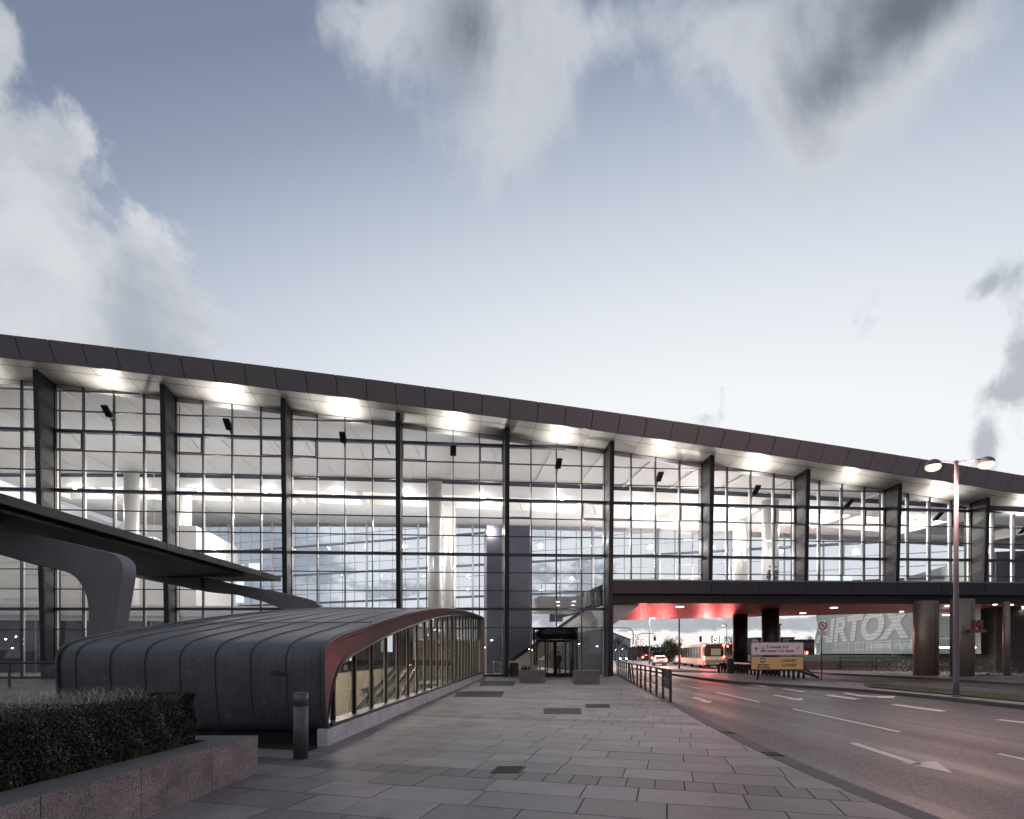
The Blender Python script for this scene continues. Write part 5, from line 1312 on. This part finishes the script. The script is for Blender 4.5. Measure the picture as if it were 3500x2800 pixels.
def small_lamp(px, py, hy, dirx, label):
    q = gp(px, py, 0); k_ = q.y/F; zt_ = H+(CY-hy)*k_; t = empty('street_lamp', q, 0, label, 'street lamp', 'small far street lamps')
    mb = MB(); mb.tube([(0,0,0),(0,0,zt_)], [.09,.06], 8); mb.build('pole', 'lamp_pole', t)
    for s in dirx:
        mb = MB(); mb.tube([(0,0,zt_),(s*.75,0,zt_)], .035, 6); mb.build('arm', 'lamp_pole', t); mb = MB(); mb.cyl((s*.78,0), .10, zt_-.02, zt_+.05, 12); mb.cyl((s*.78,0), .34, zt_-.26, zt_-.02, 12, r2=.10); mb.build('lamp_head', 'girder', t)
        mb = MB(); mb.sphere((s*.78,0,zt_-.27), .22, 10, (1,1,.4)); mb.build('bulb', glow('soft_lamp', (1,.95,.88), 8), t)
small_lamp(2484, 2262, 2133, (-1,), 'small street lamp right of the bus with one head')
small_lamp(2163, 2258, 2154, (-1,1), 'small twin headed street lamp behind the left traffic light mast')
for i in range(7):
    small_lamp(2172+9*i, 2256-1.6*i, 2170+8*i, (-1,1), 'far twin headed street lamp, %s of the row receding down the road' % nth(i, 7))
rs_ = empty('round_sign', gp(2186,2272,0), 0, 'round grey sign back on two thin posts behind the railing', 'sign'); k_ = rs_.location.y/F
mb = MB(); mb.cyl((0,0), .31, -.02, .02, 24, M4=Matrix.Translation(Vector((0,0,H+(CY-2254)*k_))) @ Matrix.Rotation(R(90),4,'X')); mb.build('disc', 'lamp_pole', rs_)
for s in (-.32,.32): q_ = MB(); q_.cyl((s,.04), .025, 0, 1.25, 8); q_.build('post', 'signw', rs_)
def square_sign(px, py, cy_, label):
    q = gp(px, py, 0); k_ = q.y/F; t = empty('arrow_sign', q, 0, label, 'sign'); z = H+(CY-cy_)*k_; r_ = 4.8*k_
    mb = MB(); mb.box(-r_,r_,0,.12,z-r_*1.2,z+r_*1.2); b_ = mb.build('panel', 'ink', t); mb = MB(); mb.cyl((0,.16), .05, 0, z, 8); mb.build('post', 'lamp_pole', t)
    mb = MB(); mb.tube([(-.3*r_,-.02,z-.7*r_),(-.3*r_,-.02,z),(0,-.02,z+.35*r_),(.4*r_,-.02,z+.6*r_)], .08, 6); mb.build('arrow', glow('sign_arrow', (1,.98,.9), 2), b_)
square_sign(2128, 2262, 2219, 'lit bend arrow sign right of the bright headlights'); square_sign(2105, 2262, 2222, 'dim bend arrow sign left of the bright headlights')
# ------------------------------------------------------------------ far side: trees, buildings, banner
def bare_tree(loc, h_, seed, label, group='bare trees beyond the underpass'):
    r = random.Random(seed); t = empty('bare_tree', loc, 0, label, 'tree', group); mb = MB(); tw = MB()
    def br_(p, d, l, rad, lev):
        q = p+d*l; (mb if lev < 2 else tw).tube([p, p+d*l*.5+Vector((r.uniform(-.04,.04)*l,r.uniform(-.04,.04)*l,0)), q], [rad,rad*.8,rad*.55], 5, cap=False)
        if lev >= 5: return
        for _ in range(3 if lev < 4 else 3):
            a = Vector((r.uniform(-1,1), r.uniform(-1,1), r.uniform(.15,.9))).normalized(); nd = (d*.75+a*.75).normalized()
            br_(p+d*l*r.uniform(.55,1.0), nd, l*r.uniform(.58,.78), max(.012, rad*.55), lev+1)
    br_(Vector((0,0,0)), Vector((r.uniform(-.06,.06),0,1)).normalized(), h_*.32, h_*.018, 0)
    mb.build('trunk', 'bark', t); tw.build('crown', 'bark', t)
    return t
for i, (px, d_, h_) in enumerate(((2102,120,6.5),(2112,132,7),(2120,126,6),(2133,140,5.5),(2296,112,7.2),(2304,108,6.4),(2289,120,6.0),(2515,120,7),(2500,130,8),(2775,150,9))):
    v = dp(px, CY, d_); v.z = 0; bare_tree(v, h_, 20+i, 'bare winter tree, %s of the bare trees seen under the terminal' % nth(i, 10))
def bush(loc, sx_, sy_, sz_, label, seed=0, n_=2600, leaf=.16):
    r = random.Random(seed); t = empty('evergreen_tree', loc, 0, label, 'tree'); mb = MB()
    lob = [(r.uniform(-.7,.7), r.uniform(-.5,.5), r.uniform(.25,.8), r.uniform(.3,.5)) for _ in range(12)]
    for _ in range(n_):
        lx, ly, lz, lr = r.choice(lob); v = Vector((r.gauss(0,1),r.gauss(0,1),r.gauss(0,1))).normalized()*lr*(.75+.3*r.random())
        p = Vector(((lx+v.x)*sx_, (ly+v.y)*sy_, max(.05,(lz+v.z*.8))*sz_)); n__ = Vector((r.uniform(-1,1),r.uniform(-1,1),r.uniform(-1,1))).normalized(); a = n__.orthogonal().normalized(); b = n__.cross(a); s = leaf*r.uniform(.6,1.5)
        mb.add([p-a*s,p+b*s,p+a*s,p-b*s], [(0,1,2,3)])
    mb.build('crown', 'leaf', t, fix=False); mb = MB(); mb.tube([(0,0,0),(0,0,sz_*.5)], .12, 6); mb.build('trunk', 'bark', t)
for px, d_, a, b, c, lb in ((2309,92,2.6,2,3.4,'dark round evergreen left of the cream bus'),(2285,130,6,3,3.2,'low dark evergreen clump behind the standing cars'),(2255,170,10,4,4.0,'far dark evergreen clump at the end of the road')):
    v = dp(px, CY, d_); v.z = -.1; bush(v, a, b, c, lb, int(px))
def bld(px0_, px1_, topy, d_, mat, label, dep=12, name='far_building', z0=-.1, win=None, slope=None):
    a = dp(px0_, topy, d_); b = dp(px1_, slope if slope else topy, d_); t = empty(name, (a.x,d_,0), 0, label, 'building'); mb = MB(); w_ = b.x-a.x
    mb.hexa([(0,0,z0),(w_,0,z0),(0,dep,z0),(w_,dep,z0),(0,0,a.z),(w_,0,b.z),(0,dep,a.z),(w_,dep,b.z)]); mb.build('wall', mat, t)
    mb = MB(); mb.hexa([(-.2,-.2,a.z),(w_+.2,-.2,b.z),(-.2,dep,a.z),(w_+.2,dep,b.z),(-.2,-.2,a.z+.25),(w_+.2,-.2,b.z+.25),(-.2,dep,a.z+.25),(w_+.2,dep,b.z+.25)]); mb.build('roof', 'girder', t)
    if win:
        nx, nz, mt = win
        for i in range(nx):
            for j in range(nz):
                q_ = MB(); x0 = w_*(i+.15)/nx; x1 = w_*(i+.85)/nx; zz0 = z0+(min(a.z,b.z)-z0)*(j+.25)/nz; zz1 = z0+(min(a.z,b.z)-z0)*(j+.75)/nz; q_.box(x0,x1,-.06,-.003,zz0,zz1); q_.build('window', mt, t)
    return t
bld(2060,2155,2150,180,'hangar','pale hangar whose roof slopes down to the right, left of the traffic masts',20,slope=2188,win=(6,1,'hangar'))
bld(2176,2217,2214,150,'brick','dark brown slatted building behind the left traffic light mast',win=(8,1,'mred'))
bld(2217,2300,2221,190,'brick','long low dark building at the end of the road',win=(12,1,'cargrey'))
bld(2585,2608,2182,150,'darkpillar','dark block seen between the two round pillars',win=(2,3,'cargrey'))
d1 = bld(2640,2715,2181,150,'darkpillar','dark block with a white lettered sign right of the second round pillar',win=(5,3,'cargrey'))
bld(2660,2668,2136,140,'hangar','slim pale tower beside the second round pillar',4,win=(1,6,'cargrey'))
bld(2728,2784,2189,145,'brick','dark low building left of the banner with small lit lamps',win=(4,2,'cargrey'))
bld(2500,2640,2205,200,'brick','far dark building behind the round pillars',win=(10,2,'cargrey'))
a = dp(2692, 2190, 149.6); text('lettering', 'DSV', 1.3, 'signw', d1, (a.x-d1.location.x, -.5, a.z), offset=.02)
for i, px in enumerate((2570, 2577, 2584)):
    v = dp(px, 2235, 130); t = empty('flag_pole', (v.x,130,0), 0, 'white flag on a pole by the round pillars, %s of three' % nth(i,3), 'flag', 'three white flags'); mb = MB(); mb.cyl((0,0), .05, 0, 5.0, 6); mb.build('pole', 'lamp_pole', t)
    mb = MB(); pts = [(.02+.30*math.sin(k*.9)*.5+.12*k, .06*math.sin(k*1.3), 0) for k in range(4)]; strip(mb, [(x,y,4.9) for x,y,_ in pts], [(x+.05,y,3.6) for x,y,_ in pts]); mb.build('cloth', 'signw', t, fix=False)
# retaining wall, bank, railing ---------------------------------------------------------
rw = MB(); A = Vector((28.2,58.2)); B = Vector((62,44.5)); dd = (B-A).normalized(); nn = Vector((-dd.y, dd.x))
def wp(s, o, z): v = A+dd*s+nn*o; return (v.x, v.y, z)
for i in range(12): s0, s1 = i*3.05, i*3.05+3.03; rw.hexa([wp(s0,0,0),wp(s1,0,0),wp(s0,.3,0),wp(s1,.3,0),wp(s0,0,.85),wp(s1,0,.85),wp(s0,.3,.85),wp(s1,.3,.85)])
tag(rw.build('retaining_wall', pbr('stained_concrete', (.36,.31,.32), .85, var=.35, scale=2.5, stretch=(4,4,.35), bump=.2)), 'low stained concrete retaining wall under the grass bank', 'wall')
gb = MB(); gb.hexa([wp(-6,.3,.0),wp(40,.3,.0),wp(-6,40,.0),wp(40,40,.0),wp(-6,.3,.83),wp(40,.3,.83),wp(-6,12,1.45),wp(40,12,1.45)]); tag(gb.build('grass_bank', 'grass'), kind='structure')
rl = empty('wall_railing', (A.x,A.y,0), 0, 'thin black railing along the retaining wall behind the bicycles', 'railing')
for i in range(9):
    s0 = 5.0+3.1*i; q_ = MB(); p = Vector(wp(s0,-.35,0))-Vector((A.x,A.y,0)); q_.bar(p, p+Vector((0,0,1.25)), .06, .06); q_.build('post', 'black', rl)
for z in (.35,.8,1.22): q_ = MB(); q_.bar(Vector(wp(5,-.35,z))-Vector((A.x,A.y,0)), Vector(wp(32,-.35,z))-Vector((A.x,A.y,0)), .05, .05); q_.build('rail', 'black', rl)
# banner on scaffolding -------------------------------------------------------------------
bx0, by0 = 50.2, 92.0; bk = .225
bn = empty('banner_building', (bx0,by0,0), math.atan2(-1, -bk), 'building wrapped in a grey mesh banner reading AIRTOX Scandinavian originals', 'building')
BI = (Matrix.Translation(bn.location) @ Matrix.Rotation(math.atan2(-1,-bk),4,'Z')).inverted()
def bp(px, py):       # point of the photograph carried onto the banner plane
    t = (px-CX)/F; yc = (bx0-bk*by0)/(t-bk); v = BI @ dp(px, py, yc); return v
# local x runs along the banner towards the viewer, local y points away from the road
sgn = 1
cloth = MB(); Lb = bp(3190,2100).x; x0b = bp(2786,2100).x
nseg = 60
def wob(x, z): return .03*math.sin(x*1.7)*math.sin(z*.9+x*.3)+(.25*math.sin(x*2.9+z)+.2 if x < x0b+2 else 0)
rowsz = [1.6+.6*i for i in range(15)]
vs = [(x0b+(Lb+8-x0b)*i/nseg, wob(x0b+(Lb+8-x0b)*i/nseg, z), z) for z in rowsz for i in range(nseg+1)]
cloth.smooth = True; cloth.add(vs, [(j*(nseg+1)+i, j*(nseg+1)+i+1, (j+1)*(nseg+1)+i+1, (j+1)*(nseg+1)+i) for j in range(len(rowsz)-1) for i in range(nseg)])
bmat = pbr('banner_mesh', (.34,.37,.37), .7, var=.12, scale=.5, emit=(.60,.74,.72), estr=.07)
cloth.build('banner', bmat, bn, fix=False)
core = MB(); core.box(x0b+.5, Lb+9, (-1 if True else 1)*0+.6, 14, 0, 10.2); core.build('wall', 'brick', bn)
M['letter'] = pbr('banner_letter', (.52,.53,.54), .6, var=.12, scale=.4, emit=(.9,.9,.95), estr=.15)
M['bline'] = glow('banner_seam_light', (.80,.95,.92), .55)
ff = -.16   # letters sit just in front of the cloth
front = -1
def stripe_text():
    me = textmesh('AIRTOX', 5.0, extr=.015, shear=.18, offset=.22, xs=1.0, align='LEFT', space=1.02); bm = bmesh.new(); bm.from_mesh(me)
    xs_ = [v.co.x for v in bm.verts]; ys_ = [v.co.y for v in bm.verts]; mnx, mxx, mny, mxy = min(xs_), max(xs_), min(ys_), max(ys_)
    W_ = bp(3126,2180).x-bp(2790,2199).x; z0, z1 = 3.3, 6.95
    for v in bm.verts: v.co.x = (v.co.x-mnx)/(mxx-mnx)*W_; v.co.y = (v.co.y-mny)/(mxy-mny)*(z1-z0)
    n_ = 8
    for i in range(1, n_):
        for e_ in (-.035, .035):
            bmesh.ops.bisect_plane(bm, geom=bm.verts[:]+bm.edges[:]+bm.faces[:], plane_co=(0,(z1-z0)*i/n_+e_,0), plane_no=(0,1,0))
    dl = [f for f in bm.faces if any(abs(f.calc_center_median().y-(z1-z0)*i/n_) < .034 for i in range(1,n_))]
    bmesh.ops.delete(bm, geom=dl, context='FACES'); bm.to_mesh(me); bm.free(); me.materials.clear(); me.materials.append(M['letter']); me.name = 'lettering'
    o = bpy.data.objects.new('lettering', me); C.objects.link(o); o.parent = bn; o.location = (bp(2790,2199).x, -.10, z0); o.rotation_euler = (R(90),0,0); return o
stripe_text()
a = bp(2963,2210); b = bp(3131,2207)
me_ = textmesh('Scandinavian originals', 1.0, extr=.01, align='LEFT', offset=.018); wd_2 = max(v.co.x for v in me_.vertices)
for v in me_.vertices: v.co.x *= (b.x-a.x)/wd_2; v.co.y *= 1.15
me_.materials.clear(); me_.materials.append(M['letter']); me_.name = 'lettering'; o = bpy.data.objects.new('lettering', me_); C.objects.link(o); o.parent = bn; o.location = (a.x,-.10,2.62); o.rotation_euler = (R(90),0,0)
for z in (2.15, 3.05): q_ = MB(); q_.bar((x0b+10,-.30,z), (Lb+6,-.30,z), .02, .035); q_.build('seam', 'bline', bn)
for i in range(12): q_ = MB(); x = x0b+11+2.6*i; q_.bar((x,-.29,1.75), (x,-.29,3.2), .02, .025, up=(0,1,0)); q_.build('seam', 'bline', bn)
q_ = MB()
for i in range(40): q_.bar((x0b+1.0*i,-.1,1.2), (x0b+1.0*i,-.1,1.65), .05, .05, up=(0,1,0))
q_.build('scaffold_feet', 'black', bn)
# glazed block right of the pillars ---------------------------------------------------------
gb2 = empty('glazed_block', (0,0,0), 0, 'dark glazed building with horizontal bars behind the right pillars', 'building')
def gq(px, d_): v = dp(px, CY, d_); return (v.x, d_)
P0 = gq(3225,58); P1 = gq(3560,50)
mb = MB(); mb.hexa([(P0[0],P0[1],0),(P1[0],P1[1],0),(P0[0],P0[1]+8,0),(P1[0],P1[1]+8,0),(P0[0],P0[1],6.5),(P1[0],P1[1],6.5),(P0[0],P0[1]+8,6.5),(P1[0],P1[1]+8,6.5)]); mb.build('glass_wall', pbr('dark_glazing', (.15,.17,.20), .35, .1, var=.5, scale=.5), gb2)
for i, z in enumerate((1.8,2.65,3.5,4.35,5.2)): q_ = MB(); q_.bar((P0[0],P0[1]-.12,z), (P1[0],P1[1]-.12,z), .12, .10); q_.build('bar', 'black', gb2)
for i in range(10): t_ = i/9; q_ = MB(); q_.bar((P0[0]+(P1[0]-P0[0])*t_,P0[1]+(P1[1]-P0[1])*t_-.2,0), (P0[0]+(P1[0]-P0[0])*t_,P0[1]+(P1[1]-P0[1])*t_-.2,6.4), .08, .08, up=(0,1,0)); q_.build('upright', 'steel', gb2)
for (px, z, l_) in ((3245,2.1,2.2),(3246,4.9,1.2),(3330,2.1,.3),(3392,5.4,.2),(3478,2.4,2.0),(3490,3.6,1.6),(3440,1.8,.3)): v = gq(px,48.5); q_ = MB(); q_.box(v[0]-l_/2,v[0]+l_/2,v[1],v[1]+.05,z,z+.10); q_.build('lit_strip', 'down', gb2)
v = gq(3440,41); q_ = MB(); q_.cyl((v[0],v[1]), .22, 0, 5.4, 20); o = q_.build('support_post', 'pillar'); tag(o, 'slim brown post right of the pillar with the red M sign', 'post')
# red M sign -----------------------------------------------------------------------------------
ms = empty('metro_sign', dp(3327,2156,39.6), 0, 'dull red letter M on a red shelf fixed to the right big pillar', 'sign')
mb = MB(); mb.box(-.58,.56,-.45,.05,-.14,.08); mb.build('shelf', 'mred', ms)
mb = MB(); mb.prism([(-.28,.08),(-.28,.74),(-.12,.74),(.04,.42),(.20,.74),(.36,.74),(.36,.08),(.22,.08),(.22,.50),(.08,.22),(.0,.22),(-.14,.50),(-.14,.08)], 'y', -.40, -.12); mb.build('letter', 'mred', ms)
# ------------------------------------------------------------------ bicycles
def bicycle(loc, rz, label, lying=False):
    t = empty('bicycle', loc, rz, label, 'bicycle', 'bicycles parked by the pillars')
    if lying: t.rotation_euler = (R(78),0,rz)
    r_ = .34; A_, B__ = Vector((-.53,0,r_)), Vector((.53,0,r_))
    for c_ in (A_, B__):
        q_ = MB(); q_.tube([c_+Vector((r_*math.cos(6.2832*i/28),0,r_*math.sin(6.2832*i/28))) for i in range(28)], .019, 6, closed=True); w_ = q_.build('wheel', 'rubber', t)
        q_ = MB(); q_.tube([c_+Vector((r_*.93*math.cos(6.2832*i/28),0,r_*.93*math.sin(6.2832*i/28))) for i in range(28)], .010, 5, closed=True)
        for i in range(12): a = 6.2832*i/12; q_.tube([c_, c_+Vector((r_*.93*math.cos(a),0,r_*.93*math.sin(a)))], .003, 4, cap=False)
        q_.tube([c_+Vector((0,-.04,0)), c_+Vector((0,.04,0))], .022, 8); q_.build('rim', 'chrome', w_)
    bb_ = Vector((-.08,0,.29)); st = Vector((-.22,0,.74)); hd_ = Vector((.36,0,.78)); hd2 = Vector((.40,0,.64))
    q_ = MB()
    for a, b in ((bb_,st),(st,hd_),(bb_,hd2),(hd_,hd2),(bb_,A_),(st,A_),(hd2,B__)): q_.tube([a,b], .016, 6)
    q_.build('frame', 'steel', t)
    q_ = MB(); q_.tube([hd_,hd_+Vector((-.02,0,.18))], .013, 6); q_.tube([(.24,-.27,.99),(.33,-.20,.98),(.36,0,.96),(.33,.20,.98),(.24,.27,.99)], .013, 6); q_.build('handlebar', 'chrome', t)
    q_ = MB(); q_.tube([st,st+Vector((-.03,0,.16))], .013, 6); q_.sphere((-.27,0,.92), .12, 10, (1.1,.6,.3)); q_.build('saddle', 'black', t)
    q_ = MB(); q_.tube([bb_+Vector((0,-.09,-.15)), bb_+Vector((0,-.05,-.15)), bb_, bb_+Vector((0,.05,.15)), bb_+Vector((0,.09,.15))], .012, 6); q_.build('pedals', 'black', t)
    q_ = MB(); q_.tube([A_+Vector((-.36,0,.10)),A_+Vector((-.22,0,.31)),A_+Vector((0,0,.38)),A_+Vector((.2,0,.32))], .024, 6); q_.build('mudguard', 'black', t)
    return t
proto = None
bikes = [(2990,2293,0.1,'bicycle farthest left, against the retaining wall'),(3032,2293.5,.5,'bicycle second from the left along the wall railing'),(3072,2294.5,-.4,'bicycle in the middle of the row along the wall railing'),(3108,2295,.3,'bicycle with raised handlebar near the left big pillar'),(3143,2304,1.2,'bicycle half hidden behind the left big pillar'),
         (3225,2308.5,.05,'pale rimmed bicycle leaning between the two big pillars'),(3400,2301,1.0,'bicycle standing behind the fallen one, right of the M pillar'),(3450,2309,.6,'bicycle right of the brown post, left one of the last pair'),(3492,2311,.1,'bicycle at the right edge of the picture, right one of the last pair'),(3372,2299,-.6,'bicycle close behind the right side of the M pillar')]
for px, py, rz, lb in bikes:
    if proto is None: proto = bicycle(gp(px,py), rz, lb); o = proto
    else: o = copy_tree(proto); o.location = gp(px,py); o.rotation_euler = (R(8) if rz < .3 else -R(6),0,rz)
    o['label'] = lb
o = copy_tree(proto); o.location = gp(3362,2314)+Vector((0,0,.05)); o.rotation_euler = (R(80),0,-.2); o['label'] = 'bicycle lying fallen on the ground in front of the M pillar'
# ------------------------------------------------------------------ hall lamps, added hall fill lights, eave floodlights
ki = [k for k in range(-6, 6)]
for i, k in enumerate(ki):
    x = k*BAY-.65; y = yE(x)+3.7; z = zt(x,y)-.55; v = TM @ Vector((x,y,z))
    t = empty('hall_floodlight', v, ta, 'bright floodlight hanging under the hall roof, %s of the row' % nth(i, len(ki)), 'floodlight', 'floodlights under the hall roof')
    mb = MB(); mb.box(-.22,.22,-.02,.20,-.16,.16); mb.bar((0,.1,.1),(0,.1,.5),.05,.05); mb.build('housing', 'white', t)
    mb = MB(); mb.box(-.19,.19,-.045,-.021,-.13,.13); mb.build('lens', 'ltint', t)
    l = light('POINT', (x, y+1.6, z+.2), 1300, (1,.95,.88), size=.35, parent=term)
    if k < 4: light('POINT', (x, max(.5*yE(x),2.5), zt(x)-5.5), 330, (1,.95,.90), size=.2, parent=term)  # added fill light without a fixture, brightens the front of the hall
    if k < 4: light('POINT', (x, .62*yback(x)+3, zt(x)-5), 640, (1,.95,.90), size=.2, parent=term)  # added fill light without a fixture, brightens the rear of the hall
kf = list(range(-5, 6))
for i, k in enumerate(kf):
    x = (k+.5)*BAY; z = zt(x)-1.80; v = TM @ Vector((x,-.1,z))
    t = empty('eave_floodlight', v, ta, 'black angled floodlight below the eave, %s of the row' % nth(i, len(kf)), 'floodlight', 'floodlights below the eave')
    mb = MB(); mb.hexa([(-.20,-1.02,.34),(.20,-1.02,.34),(-.20,-.38,-.12),(.20,-.38,-.12),(-.20,-.98,.42),(.20,-.98,.42),(-.20,-.34,.0),(.20,-.34,.0)]); mb.build('housing', 'black', t)
    mb = MB(); mb.bar((0,.0,-.25),(0,-.45,-.02),.06,.08); mb.bar((0,.02,-.5),(0,.02,.3),.09,.06); mb.build('bracket', 'black', t)
    s_ = light('SPOT', (x,-.88,z+.44), 370*(.6+.8*random.Random(i*7+1).random()), (1,.94,.86), size=.12, spot=R(150), blend=.9, parent=term); s_.rotation_euler = (R(180+8),0,0)
# hall clock
v = tl(522,1868,44); ck = empty('hall_clock', TM @ Vector((v.x,v.y,v.z)), ta, 'large white drum clock hanging in the hall, right of the left column', 'clock')
Mc = Matrix.Rotation(R(90),4,'X') @ Matrix.Rotation(R(25),4,'Y'); mb = MB(); mb.cyl((0,0), .78, -.9, .35, 32, M4=Mc); mb.build('drum', 'white', ck); mb = MB(); mb.cyl((0,0), .70, .352, .37, 32, M4=Mc); fc = mb.build('dial', glow('clock_face', (1,.98,.94), 1.3), ck)
for i in range(12):
    a = 6.2832*i/12; q_ = MB(); p = [Mc @ Vector((r_*math.cos(a), r_*math.sin(a), .385)) for r_ in (.52,.66)]; q_.bar(p[0], p[1], .03, .05); q_.build('hour_mark', 'ink', fc)
for a, l_ in ((1.1,.35),(2.6,.5)): q_ = MB(); q_.bar(Mc @ Vector((0,0,.39)), Mc @ Vector((l_*math.cos(a),l_*math.sin(a),.39)), .03, .05); q_.build('hand', 'ink', fc)
mb = MB(); mb.bar((0,.2,.78),(0,.2,7),.04,.04); mb.build('hanger', 'white', ck)
# screens and lit panels inside
for px0_, px1_, y0_, y1_, d_, lb in ((2822,2870,1966,1992,47,'bright white display screen on the bridge, left one of the pair'),(2881,2916,1966,1992,47,'bright white display screen on the bridge, right one of the pair'),(806,832,1930,2060,62,'tall bright lit panel in the hall left of the glass end'),(850,895,1925,1960,60,'bright lit sign panel high in the hall')):
    a = TI @ dp(px0_,y1_,d_); b = TI @ dp(px1_,y0_,d_); mb = MB(); mb.box(0,b.x-a.x,0,.12,0,b.z-a.z); o = mb.build('display_screen', 'screen'); o.location = TM @ a; o.rotation_euler.z = ta; tag(o, lb, 'screen')
# downlights
def dl_(px, py, label, mat='down', power=0, r_=.16, n=None):
    zz = 5.3
    for _ in range(4): yc = F*(zz-H)/(CY-py); v = dp(px, py, yc); zz = zs((TI @ v).x)-.03
    v = dp(px, py, F*(zz-H)/(CY-py)); mb = MB(); mb.cyl((0,0), r_, -.012, 0, 20); o = mb.build('downlight', mat); o.location = v; tag(o, label, 'downlight', 'downlights in the soffit over the road')
    if power: l = light('SPOT', (0,0,-.08), power*4, (1,.85,.68), size=.1, spot=R(125), blend=.7, parent=o)
dls = sorted([(2324,2075,'down',60,.30),(2230,2114,'down',0,.3),(2744,2096.5,'down',60,.27),(2850,2078,'down',60,.28),(3082,2091,'downb',40,.16),(3175,2080,'downb',120,.15),(3194,2084,'downb',60,.15),(3237,2071,'downb',60,.15),(3391,2081,'downb',90,.15),(3401,2067,'downb',60,.15),(3451,2079,'downb',60,.15),(3456,2067.5,'downb',0,.15),(3498,2074.5,'downb',60,.15)])
for i, (px, py, mt, pw, r_) in enumerate(dls): dl_(px, py, 'round downlight in the underside of the terminal, %s' % nth(i, len(dls)), mt, pw, r_)
for i, (px, py) in enumerate(((1907,2057),(1907,2070),(1962,2056),(1959,2069))):
    zz = 5.28; yc = F*(zz-H)/(CY-py); v = dp(px, py, yc); mb = MB(); mb.cyl((0,0), .13, -.01, 0, 16); o = mb.build('downlight', 'down'); o.location = v; tag(o, 'downlight under the inner landing, %s of four' % ['rear left','front left','rear right','front right'][i], 'downlight', 'downlights under the inner landing'); light('SPOT', (0,0,-.06), 60, (1,.9,.78), size=.1, spot=R(120), parent=o)
for i, (x, y) in enumerate(((-10,5),(-5,14),(3,10),(-24,6),(-34,6),(-17,10))): light('POINT', (x,y,3.9), 40, (1,.86,.68), size=.3, parent=term)
# ------------------------------------------------------------------ behind the viewer: what the glass reflects
r_ = random.Random(5)
for i in range(84):
    x = r_.uniform(-180, 60); y = -r_.uniform(45, 120); h_ = r_.uniform(1.6, 6.0)
    t = empty('car_park_lamp', (x,y,0), 0, 'lamp post in the car park behind the viewer, mirrored in the glass', 'street lamp', 'car park lamps mirrored in the glass')
    if i == 0:
        mb = MB(); mb.cyl((0,0), .07, 0, 5.5, 8); mb.build('pole', 'lamp_pole', t); mb = MB(); mb.sphere((0,0,5.6), .30, 10); mb.build('bulb', 'ltwarm', t); L0 = t
    else:
        for c_ in L0.children: k = c_.copy(); C.objects.link(k); k.parent = t
        t.scale = (1,1,h_/5.6)
for i in range(12):
    x = -90+14*i+r_.uniform(-3,3); bush((x, -130+r_.uniform(-8,8), 0), 9, 5, 9+r_.uniform(-2,3), 'dark tree in the belt behind the viewer, mirrored in the glass', 50+i, 900, .55)
for o in scene.objects:
    if o.get('label') == 'dark tree in the belt behind the viewer, mirrored in the glass': o['group'] = 'tree belt mirrored in the glass'
